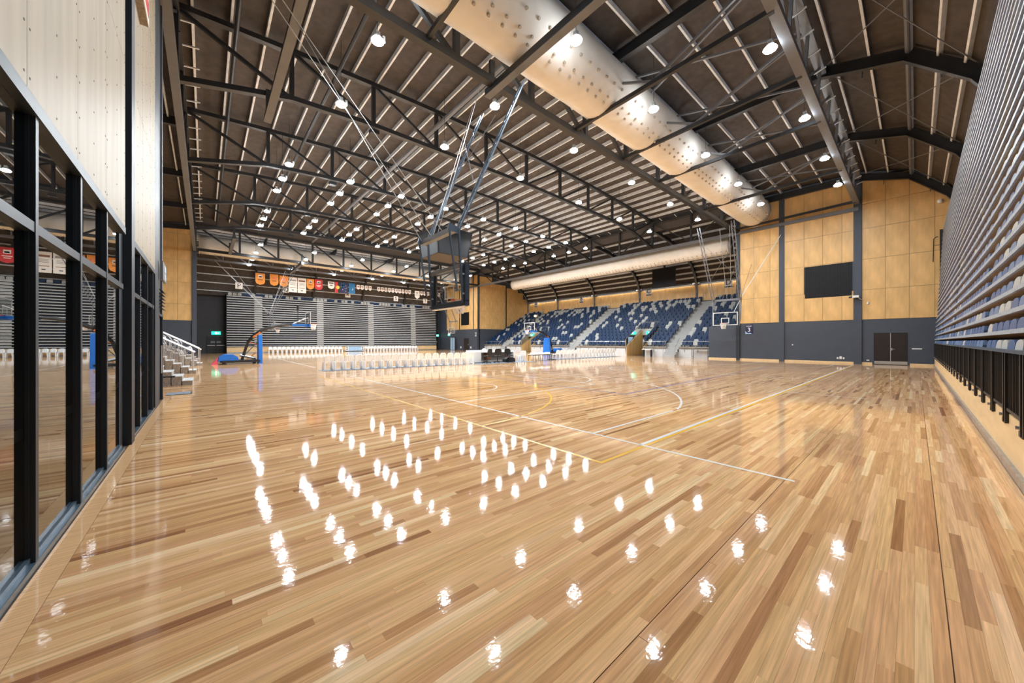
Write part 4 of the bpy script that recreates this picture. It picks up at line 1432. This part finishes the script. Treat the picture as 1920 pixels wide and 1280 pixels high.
portable('blue and black portable basketball hoop standing at the left', (0.85, 31.2, 0), 0)
portable('blue padded portable basketball hoop standing before the blue stand', (34.85, 30.8, 0), PI)


def lattice_mast(mb, p, q, w, n, m=0):
    p, q = Vector(p), Vector(q)
    s = Vector((0, w / 2, 0))
    e = (q - p).normalized()
    k_ = e.cross(Vector((0, 1, 0))).normalized() * w / 2
    cs = [s, -s]
    for c in cs:
        mb.bar(p + c, q + c, 0.045, 0.045, m=m)
    for i in range(n):
        a = p + (q - p) * (i / n)
        b = p + (q - p) * ((i + 1) / n)
        mb.tube(a + cs[i % 2], b + cs[(i + 1) % 2], 0.014, 4, m)


def hung(label, cv, ub, sgn, zb=2.80, full=True):
    """ceiling-hung folding backboard; ub board plane, sgn = +1 faces +x"""
    t = thing('hung_backboard', label, 'basketball hoop', (ub, cv, 0), 0 if sgn > 0 else PI)
    # local: board at x = 0 facing +x, masts rise forward (+x) to the roof
    board_parts(t, 0.0, zb, 1, 'white' if not full else 'steel_grey')
    if full:
        ob('edge_pad', MB().box(-0.09, 0.06, -1.08, 1.08, zb - 0.14, zb + 0.02).box(-0.09, 0.06, -1.08, -0.90, zb, zb + 1.15).box(-0.09, 0.06, 0.90, 1.08, zb, zb + 1.15), 'pad_navy', t)
        ob('lower_trim', MB().box(-0.09, 0.06, -1.0, 1.0, zb - 0.17, zb - 0.14), 'white', t)
        ob('top_bar', MB().box(-0.2, -0.1, -0.95, 0.95, zb + 1.02, zb + 1.14), 'steel_grey', t)
    fm_ = 'blue_steel' if full else 'steel_grey'
    for s in (1, -1):
        y = 0.98 * s
        ob('upright', MB().bar((-0.12, y, zb - 0.05), (-0.26, y, 4.95), 0.055, 0.06), fm_, t)
        ob('rear_upright', MB().bar((-0.32, y, zb + 0.3), (-0.60, y, 4.95), 0.045, 0.05), fm_, t)
        ob('elbow_plate', MB().prism([(-0.66, 4.88), (-0.24, 4.84), (-0.20, 5.02), (-0.60, 5.10)], lambda a, b, k: (a, y - 0.02 + 0.04 * k, b)), fm_, t)
        mm = MB()
        lattice_mast(mm, (-0.30, y, 4.95), (2.2, 1.2 * s, 10.55), 0.20, 14)
        ob('mast', mm, fm_, t)
        ob('bolt', MB().box(-0.16, -0.05, y - 0.06, y - 0.05, zb + 0.2, zb + 0.25), 'stainless', t)
        ob('bolt', MB().box(-0.16, -0.05, y - 0.06, y - 0.05, zb + 0.8, zb + 0.85), 'stainless', t)
    ob('cross_beam', MB().box(-0.52, -0.34, -0.98, 0.98, 4.86, 5.02), 'steel_grey', t)
    st_ = MB()
    for s in (0.35, -0.35):
        st_.tube((-0.45, s, 5.0), (-5.6, s * 0.5, 10.7), 0.012, 5)
    st_.tube((-0.5, 0.95, 4.95), (-4.2, 1.4, 10.7), 0.014, 5)
    st_.tube((-0.45, 0.0, 5.0), (1.2, 0.0, 10.4), 0.012, 5).tube((-0.45, 0.3, 5.0), (1.5, 0.8, 10.4), 0.012, 5)
    ob('stay_cable', st_, 'stainless', t)
    ob('cross_stay', MB().tube((0.3, 0.95, 6.6), (1.2, -0.95, 9.1), 0.012, 5).tube((0.3, -0.95, 6.6), (1.2, 0.95, 9.1), 0.012, 5), 'steel_grey', t)
    return t


hung('roof hung basketball backboard with navy edge padding over the near court', 10.15, 6.1, 1, 2.80, True)
h2 = hung('white framed roof hung backboard in front of slate wall, near the number three', 10.15, 31.75, -1, 2.86, False)
ob('wall_stay', MB().tube((-0.45, 0.9, 4.9), (-2.25, 3.2, 9.9), 0.025, 6).tube((-0.3, 0.55, 3.95), (-0.5, 0.95, 4.95), 0.02, 6), 'white', h2)
hung('roof hung backboard in the distance behind the left portable hoop', 52.0, 6.4, 1, 2.9, False)
hung('small roof hung backboard in the distance before far plywood wall', 52.0, 31.6, -1, 2.9, False)
# central video cube
vc = thing('video_cube', 'black four sided hanging video cube over the middle of the hall', 'scoreboard', (16.8, 28.8, 9.3))
fr_ = MB()
a_, b_ = 1.55, 1.85
for k in range(4):
    an = k * PI / 2
    R_ = Matrix.Rotation(an, 3, 'Z')
    P = [R_ @ Vector(p) for p in ((a_, -a_, 0), (a_, a_, 0), (b_, b_, 2.2), (b_, -b_, 2.2))]
    Q = [p - R_ @ Vector((0.12, 0, 0)) for p in P]
    mb = MB().hexa([Q[0], P[0], P[1], Q[1], Q[3], P[3], P[2], Q[2]])
    ob('screen_panel', mb, 'screen', vc)
ob('underside', MB().box(-1.5, 1.5, -1.5, 1.5, -0.03, 0.03), 'cube_under', vc)
ob('top_frame', MB().box(-1.8, 1.8, -1.8, -1.7, 2.2, 2.3).box(-1.8, 1.8, 1.7, 1.8, 2.2, 2.3).box(-1.8, -1.7, -1.8, 1.8, 2.2, 2.3).box(1.7, 1.8, -1.8, 1.8, 2.2, 2.3), 'steel', vc)
for x in (-1.5, 1.5):
    for y in (-1.5, 1.5):
        ob('hanger', MB().tube((x, y, 2.2), (x, y, 4.0), 0.02, 5), 'steel', vc)

# ------------------------------------------------------------------ white plastic chairs
ch = thing('plastic_chair', 'chair', 'chair', (0, 0, 0), 0)
# faces +y, back towards -y
ob('seat', MB().prism([(-0.20, -0.19), (0.20, -0.19), (0.225, 0.12), (0.20, 0.22), (-0.20, 0.22), (-0.225, 0.12)], lambda a, b, k: (a, b, 0.415 + 0.03 * k)), 'chair_white', ch)
bk = MB()
bk.path([(-0.20, -0.17, 0.43), (-0.205, -0.21, 0.62), (-0.17, -0.24, 0.74), (-0.08, -0.255, 0.79), (0.08, -0.255, 0.79), (0.17, -0.24, 0.74), (0.205, -0.21, 0.62), (0.20, -0.17, 0.43)], 0.032, 6)
for x in (-0.115, 0.0, 0.115):
    bk.bar((x, -0.19, 0.44), (x, -0.25, 0.77), 0.098, 0.016, up=(0, 1, 0))
ob('backrest', bk, 'chair_white', ch)
for x, y in ((-0.19, -0.17), (0.19, -0.17), (-0.19, 0.19), (0.19, 0.19)):
    ob('leg', MB().bar((x * 1.12, y * 1.12, 0.0), (x, y, 0.42), 0.08, 0.06, up=(0, 1, 0)), 'chair_white', ch)
cf = True


def chair(u, v, rz, label, group):
    global cf
    if cf:
        ch.location, ch.rotation_euler = (u, v, Z0C), (0, 0, rz)
        ch['label'], ch['group'] = label, group
        cf = False
        return ch
    r = clone(ch, (u, v, Z0C), rz, label)
    r['group'] = group
    return r


Z0C = 0.012
for i in range(18):
    chair(4.98 + 0.50 * i, 20.75 - 0.05 * i, 0, 'white plastic chair in near left row, %s from its left end' % ORD[i], 'near left row of chairs')
for i in range(18):
    chair(22.9 + 0.50 * i, 20.45, 0, 'white plastic chair in near right row, %s from its left end' % ORD[i], 'near right row of chairs')
Z0C = 0.0
for i in range(18):
    chair(6.85 + 0.532 * i, 58.75, PI, 'white plastic chair in far left row by the bleachers, %s from left' % ORD[i], 'far left row of chairs')
for i in range(18):
    chair(19.75 + 0.515 * i, 58.75, PI, 'white plastic chair in far right row by the bleachers, %s from left' % ORD[i], 'far right row of chairs')
Z0C = 0.012
chair(18.55, 20.3, 0.2, 'lone white plastic chair just right of the white scorer desk', 'loose white chairs')
chair(18.95, 20.5, -0.1, 'white plastic chair second to the right of the scorer desk', 'loose white chairs')
for nme, u0, u1, v in (('left', 4.6, 14.0, 20.2), ('right', 21.2, 32.0, 20.0)):
    t = thing('floor_runner', 'grey protective floor runner under the near %s row of white chairs' % nme, 'mat', (u0, v, 0))
    ob('sheet', MB().box(0, u1 - u0, -0.15, 1.1, 0, 0.010), 'mat_grey', t)
    ob('tape_edge', MB().box(0, u1 - u0, -0.20, -0.15, 0, 0.006), 'slate', t)
t = thing('floor_runner', 'grey protective floor runner under the scorer desk and office chairs', 'mat', (13.9, 19.3, 0))
ob('sheet', MB().box(0, 5.5, 0.0, 1.9, 0, 0.010), 'mat_grey', t)
ob('tape_edge', MB().box(0, 5.5, -0.05, 0, 0, 0.006), 'slate', t)

# scorer desk
ds_ = thing('scorer_desk', 'white scorer desk with dark inner panels on the floor runner', 'desk', (14.2, 20.6, -0.038))
ob('top', MB().box(0, 3.9, 0.0, 0.75, 0.78, 0.82), 'white', ds_)
ob('front_screen', MB().box(0, 3.9, 0.70, 0.75, 0.05, 0.95), 'white', ds_)
ob('end_panel', MB().box(-0.03, 0.02, -0.25, 0.75, 0.05, 0.86), 'white', ds_)
ob('end_panel', MB().box(3.88, 3.93, -0.05, 0.75, 0.05, 0.86), 'white', ds_)
ob('side_screen', MB().box(-0.03, 0.62, -0.27, -0.25, 0.12, 0.86), 'white', ds_)
ob('inner_panel', MB().box(0.62, 1.85, 0.64, 0.69, 0.2, 0.76), 'concrete_dark', ds_)
ob('inner_panel', MB().box(1.95, 3.85, 0.64, 0.69, 0.2, 0.76), 'concrete_dark', ds_)
ob('cabinet', MB().box(1.5, 1.9, 0.30, 0.62, 0.25, 0.75), 'ink_brown', ds_)
bx = thing('equipment_bag', 'dark bag on the floor at the right end of the scorer desk', 'bag', (17.2, 20.1, 0.012))
ob('body', MB().prism([(-0.45, 0.0), (0.5, 0.0), (0.46, 0.26), (0.2, 0.36), (-0.25, 0.34), (-0.45, 0.22)], lambda a, b, k: (a, -0.2 + 0.4 * k, b)), 'black_matt', bx)
ob('handle', MB().path([(-0.2, 0, 0.33), (-0.1, 0, 0.46), (0.1, 0, 0.46), (0.18, 0, 0.34)], 0.02, 6), 'banner_red', bx)
cp = tag(ob('white_helmet', MB().lathe([(0.17, 0.0), (0.18, 0.06), (0.15, 0.15), (0.07, 0.2), (0.0, 0.21)], 14), 'white', None, (15.5, 20.9, 0.833)), 'round white cap shaped object on the scorer desk above the left office chair', 'cap')


def office(label, loc, rz):
    t = thing('office_chair', label, 'office chair', loc, rz, 'office chairs at the scorer desk')
    ob('seat', MB().prism([(-0.24, -0.22), (0.24, -0.22), (0.25, 0.15), (0.18, 0.25), (-0.18, 0.25), (-0.25, 0.15)], lambda a, b, k: (a, b, 0.46 + 0.07 * k)), 'black_matt', t)
    ob('backrest', MB().prism([(-0.18, 0.56), (0.18, 0.56), (0.25, 0.72), (0.24, 0.92), (0.15, 1.02), (-0.15, 1.02), (-0.24, 0.92), (-0.25, 0.72)], lambda a, b, k: (a, -0.27 + 0.06 * k - (b - 0.56) * 0.12, b)), 'black_matt', t)
    ob('back_support', MB().bar((0, -0.2, 0.47), (0, -0.28, 0.7), 0.06, 0.03, up=(0, 1, 0)), 'black_gloss', t)
    ob('gas_stem', MB().tube((0, 0, 0.1), (0, 0, 0.46), 0.03, 8), 'black_gloss', t)
    for k in range(5):
        a = 2 * PI * k / 5
        lg = ob('base_leg', MB().bar((0, 0, 0.11), (0.3 * math.cos(a), 0.3 * math.sin(a), 0.07), 0.05, 0.03), 'black_gloss', t)
        ob('castor', MB().tube((0.3 * math.cos(a) - 0.02, 0.3 * math.sin(a), 0.03), (0.3 * math.cos(a) + 0.02, 0.3 * math.sin(a), 0.03), 0.03, 8), 'black_matt', lg)
    return t


office('black office chair with round back, leftmost at the scorer desk', (14.95, 19.85, 0.012), 0.3)
office('black office chair turned slightly, middle one at the scorer desk', (16.0, 19.95, 0.012), -0.5)
office('black office chair seen side-on, rightmost at the scorer desk', (16.95, 19.75, 0.012), -1.2)
for i, u in enumerate((20.0, 21.1)):
    t = thing('folding_table', 'low folding table with white top, %s of the pair beside the right chairs' % ['left', 'right'][i], 'table', (u, 20.2, 0.0))
    ob('top', MB().box(-0.45, 0.45, -0.3, 0.3, 0.50, 0.53), 'white', t)
    for x, y in ((-0.4, -0.25), (0.4, -0.25), (-0.4, 0.25), (0.4, 0.25)):
        ob('leg', MB().tube((x, y, 0.0), (x, y, 0.5), 0.02, 6), 'black_matt', t)
    ob('frame', MB().box(-0.42, 0.42, -0.27, -0.24, 0.44, 0.50).box(-0.42, 0.42, 0.24, 0.27, 0.44, 0.50), 'black_matt', t)
for i, u in enumerate((19.85, 20.35, 21.0, 21.5)):
    tag(ob('towel_stack', MB().prism([(-0.18, 0), (0.18, 0), (0.20, 0.05), (0.17, 0.1 + 0.03 * (i % 2)), (-0.15, 0.12), (-0.2, 0.06)], lambda a, b, k: (a, -0.15 + 0.3 * k, b)), 'chair_white', None, (u, 20.2, 0.531)),
        'folded white towel pile on the low folding tables, %s from left' % ORD[i], 'towel', 'towels on the folding tables')
cr_ = thing('wire_crate', 'grey wire crate on the floor between folding table and chairs', 'crate', (22.05, 20.2, 0))
for k in range(6):
    ob('wire', MB().box(-0.28, 0.28, -0.24, -0.23, 0.05 + 0.07 * k, 0.065 + 0.07 * k).box(-0.28, -0.27, -0.24, 0.24, 0.05 + 0.07 * k, 0.065 + 0.07 * k).box(0.27, 0.28, -0.24, 0.24, 0.05 + 0.07 * k, 0.065 + 0.07 * k).box(-0.28, 0.28, 0.23, 0.24, 0.05 + 0.07 * k, 0.065 + 0.07 * k), 'steel_grey', cr_)
ob('floor_panel', MB().box(-0.28, 0.28, -0.24, 0.24, 0.02, 0.05), 'black_matt', cr_)
ob('corner_post', MB().box(-0.29, -0.26, -0.25, -0.22, 0, 0.48).box(0.26, 0.29, -0.25, -0.22, 0, 0.48).box(-0.29, -0.26, 0.22, 0.25, 0, 0.48).box(0.26, 0.29, 0.22, 0.25, 0, 0.48), 'steel_grey', cr_)
bd = thing('court_board', 'low pale blue court board with numeral two between far chair rows', 'sign board', (16.5, 58.4, 0))
ob('panel', MB().box(0, 2.75, 0, 0.05, 0.08, 0.78), 'sky_print', bd)
ob('white_end', MB().box(-0.01, 0.45, -0.01, 0.0, 0.08, 0.78).box(2.35, 2.76, -0.01, 0.0, 0.08, 0.78), 'white', bd)
ob('foot', MB().box(0.1, 0.3, -0.15, 0.3, 0, 0.08).box(2.4, 2.6, -0.15, 0.3, 0, 0.08).box(0.1, 2.6, 0.0, 0.1, 0.03, 0.08), 'black_matt', bd)
text('numeral', '2', 0.62, 'navy', bd, (0.22, -0.02, 0.43), (PI / 2, 0, 0), 0.003)
text('numeral', '2', 0.62, 'navy', bd, (2.55, -0.02, 0.43), (PI / 2, 0, 0), 0.003)

# ------------------------------------------------------------------ pennants, flags and letter cards at the far end
VB = 57.6
KB = VB / 58.2                       # sizes were read on the plane y = 58.2


def bz(z):
    return 1.55 + (z - 1.55) * KB


def pennant(label, u0, u1, zt, zb, m, kind='shield', name='pennant', marks=()):
    u0, u1, zt, zb = u0 * KB, u1 * KB, bz(zt), bz(zb)
    t = thing(name, label, 'banner', (u0, VB, zb), 0, 'banners over the far bleachers')
    w, h = u1 - u0, zt - zb
    if kind == 'shield':
        po = [(0, 0.28 * h), (0.12 * w, 0.10 * h), (0.5 * w, 0), (0.88 * w, 0.10 * h), (w, 0.28 * h), (w, h), (0, h)]
    elif kind == 'point':
        po = [(0, 0.22 * h), (0.5 * w, 0), (w, 0.22 * h), (w, h), (0, h)]
    else:
        po = [(0, 0), (w, 0), (w, h), (0, h)]
    ob('cloth', MB().prism(po, lambda a, b, k: (a, 0.012 * k, b)), m, t)
    ob('top_rod', MB().tube((-0.02, 0.006, h), (w + 0.02, 0.006, h), 0.018, 6), 'steel', t)
    for (a, b, c, d, mk) in marks:
        ob('print', MB().box(a * w, b * w, -0.008, -0.001, c * h, d * h), mk, t)
    return t


crest = [(0.28, 0.72, 0.60, 0.84, 'banner_white'), (0.36, 0.66, 0.64, 0.74, 'ink'), (0.25, 0.75, 0.40, 0.47, 'ink_brown')]
pennant('orange pennant with white crest, leftmost over the far bleachers', 5.09, 6.15, 10.78, 9.2, 'banner_orange', marks=crest)
pennant('plain orange pennant with brown print, second from the left', 6.69, 7.68, 10.84, 9.23, 'banner_orange', marks=[(0.2, 0.8, 0.55, 0.75, 'hoop_orange'), (0.25, 0.75, 0.38, 0.45, 'ink_brown')])
pennant('deep orange pennant with brown print beside the white banners', 7.8, 8.82, 10.76, 9.2, 'banner_orange', marks=[(0.18, 0.82, 0.52, 0.74, 'hoop_orange'), (0.3, 0.7, 0.34, 0.40, 'ink_brown')])
for lab, a, b, mk in (('tall white banner with olive heading, left of the two', 8.88, 9.92, 'concrete_dark'), ('tall white banner with brown heading, right of the two', 9.99, 11.06, 'ink_brown')):
    pennant(lab, a, b, 10.7, 8.55, 'banner_white', 'flat', 'tall_banner',
            marks=[(0.12, 0.88, 0.74, 0.84, mk), (0.2, 0.8, 0.62, 0.64, 'steel_grey'), (0.2, 0.8, 0.55, 0.57, 'steel_grey'), (0.2, 0.8, 0.48, 0.50, 'steel_grey'), (0.15, 0.85, 0.30, 0.33, 'ink_brown'), (0.38, 0.62, 0.12, 0.17, 'ink')])
pennant('orange pennant with white crest right of the tall white banners', 11.13, 12.1, 10.7, 9.15, 'banner_orange', marks=crest)
pennant('red pennant with white crest and lettering lines', 12.17, 13.23, 10.74, 9.17, 'banner_red', marks=[(0.28, 0.72, 0.60, 0.84, 'banner_white'), (0.36, 0.66, 0.64, 0.74, 'ink'), (0.2, 0.8, 0.42, 0.47, 'banner_white'), (0.3, 0.7, 0.30, 0.35, 'banner_white')])
pennant('white pennant with black heading between rib and flags', 13.96, 14.85, 10.63, 9.51, 'banner_white', marks=[(0.15, 0.85, 0.72, 0.86, 'ink'), (0.3, 0.7, 0.4, 0.55, 'steel_grey')])
fl1 = pennant('red and black flag with yellow disc hung sideways', 14.92, 15.75, 10.66, 9.03, 'flag_black', 'flat', 'flag', marks=[(0, 0.5, 0, 1, 'banner_red')])
ob('disc', MB().lathe([(0.0, 0), (0.26, 0.0), (0.26, 0.01)], 18), 'flag_yellow', fl1, (0.40, -0.01, 0.8), (PI / 2, 0, 0))
fl2 = pennant('dark blue flag with red and white cross corner and white stars', 15.78, 16.76, 10.64, 9.0, 'navy', 'flat', 'flag',
              marks=[(0.05, 0.45, 0.55, 0.98, 'teal_blue'), (0.21, 0.29, 0.55, 0.98, 'banner_red'), (0.05, 0.45, 0.73, 0.80, 'banner_red')])
for a, b, s in ((0.25, 0.35, 0.09), (0.72, 0.75, 0.06), (0.62, 0.48, 0.06), (0.82, 0.52, 0.05), (0.72, 0.2, 0.07)):
    w_, h_ = 0.97, 1.6
    st5 = []
    for k in range(10):
        r_ = s if k % 2 == 0 else s * 0.45
        st5.append((a * w_ + r_ * math.sin(PI * k / 5), b * h_ + r_ * math.cos(PI * k / 5)))
    ob('star', MB().prism(st5, lambda x, z, k: (x, -0.008 + 0.006 * k, z)), 'white', fl2)
fl3 = pennant('teal blue flag with white crescent beside the small pennants', 16.92, 17.85, 10.71, 9.05, 'teal_blue', 'flat', 'flag')
ob('crescent', MB().path([(0.45 + 0.15 * math.cos(a), -0.01, 0.7 + 0.15 * math.sin(a)) for a in np.linspace(-2.0, 1.6, 12)], [0.01 + 0.035 * math.sin(PI * i / 11) for i in range(12)], 6), 'white', fl3)
k_ = 0
for grp, (ua, n, step) in enumerate(((18.1, 4, 0.62), (21.35, 10, 0.60), (29.0, 4, 0.62), (31.9, 2, 0.62))):
    for i in range(n):
        u = ua + i * step
        pennant('small white pennant with dark crest over far bleachers, %s from the flags' % ORD[k_], u, u + 0.46, 10.55, 9.78, 'banner_white', 'point',
                marks=[(0.28, 0.72, 0.55, 0.80, 'ink_brown'), (0.2, 0.8, 0.36, 0.42, 'banner_red')])
        k_ += 1
pennant('larger cream pennant with olive crest between the small white ones', 27.95, 28.85, 10.55, 9.1, 'banner_white', 'point', marks=[(0.3, 0.7, 0.66, 0.82, 'concrete_dark'), (0.2, 0.8, 0.45, 0.5, 'concrete_dark')])
for letter, u, w in (('P', 3.35, 'under the left roof of the far end'), ('Q', 8.59, 'below the deep orange pennant'), ('R', 16.82, 'below the dark blue flag'), ('S', 24.56, 'below the small white pennants'), ('T', 30.03, 'near the right end of the far bleachers')):
    t = thing('letter_card', 'white card with letter %s %s' % (letter, w), 'sign', (u, 58.35, 8.45))
    ob('board', MB().box(-0.38, 0.38, 0, 0.02, 0, 0.82), 'banner_white', t)
    ob('hanger', MB().tube((0, 0.01, 0.82), (0, 0.01, 1.4), 0.012, 5), 'steel', t)
    text('lettering', letter, 0.78, 'ink', t, (0, -0.008, 0.41), (PI / 2, 0, 0), 0.003)
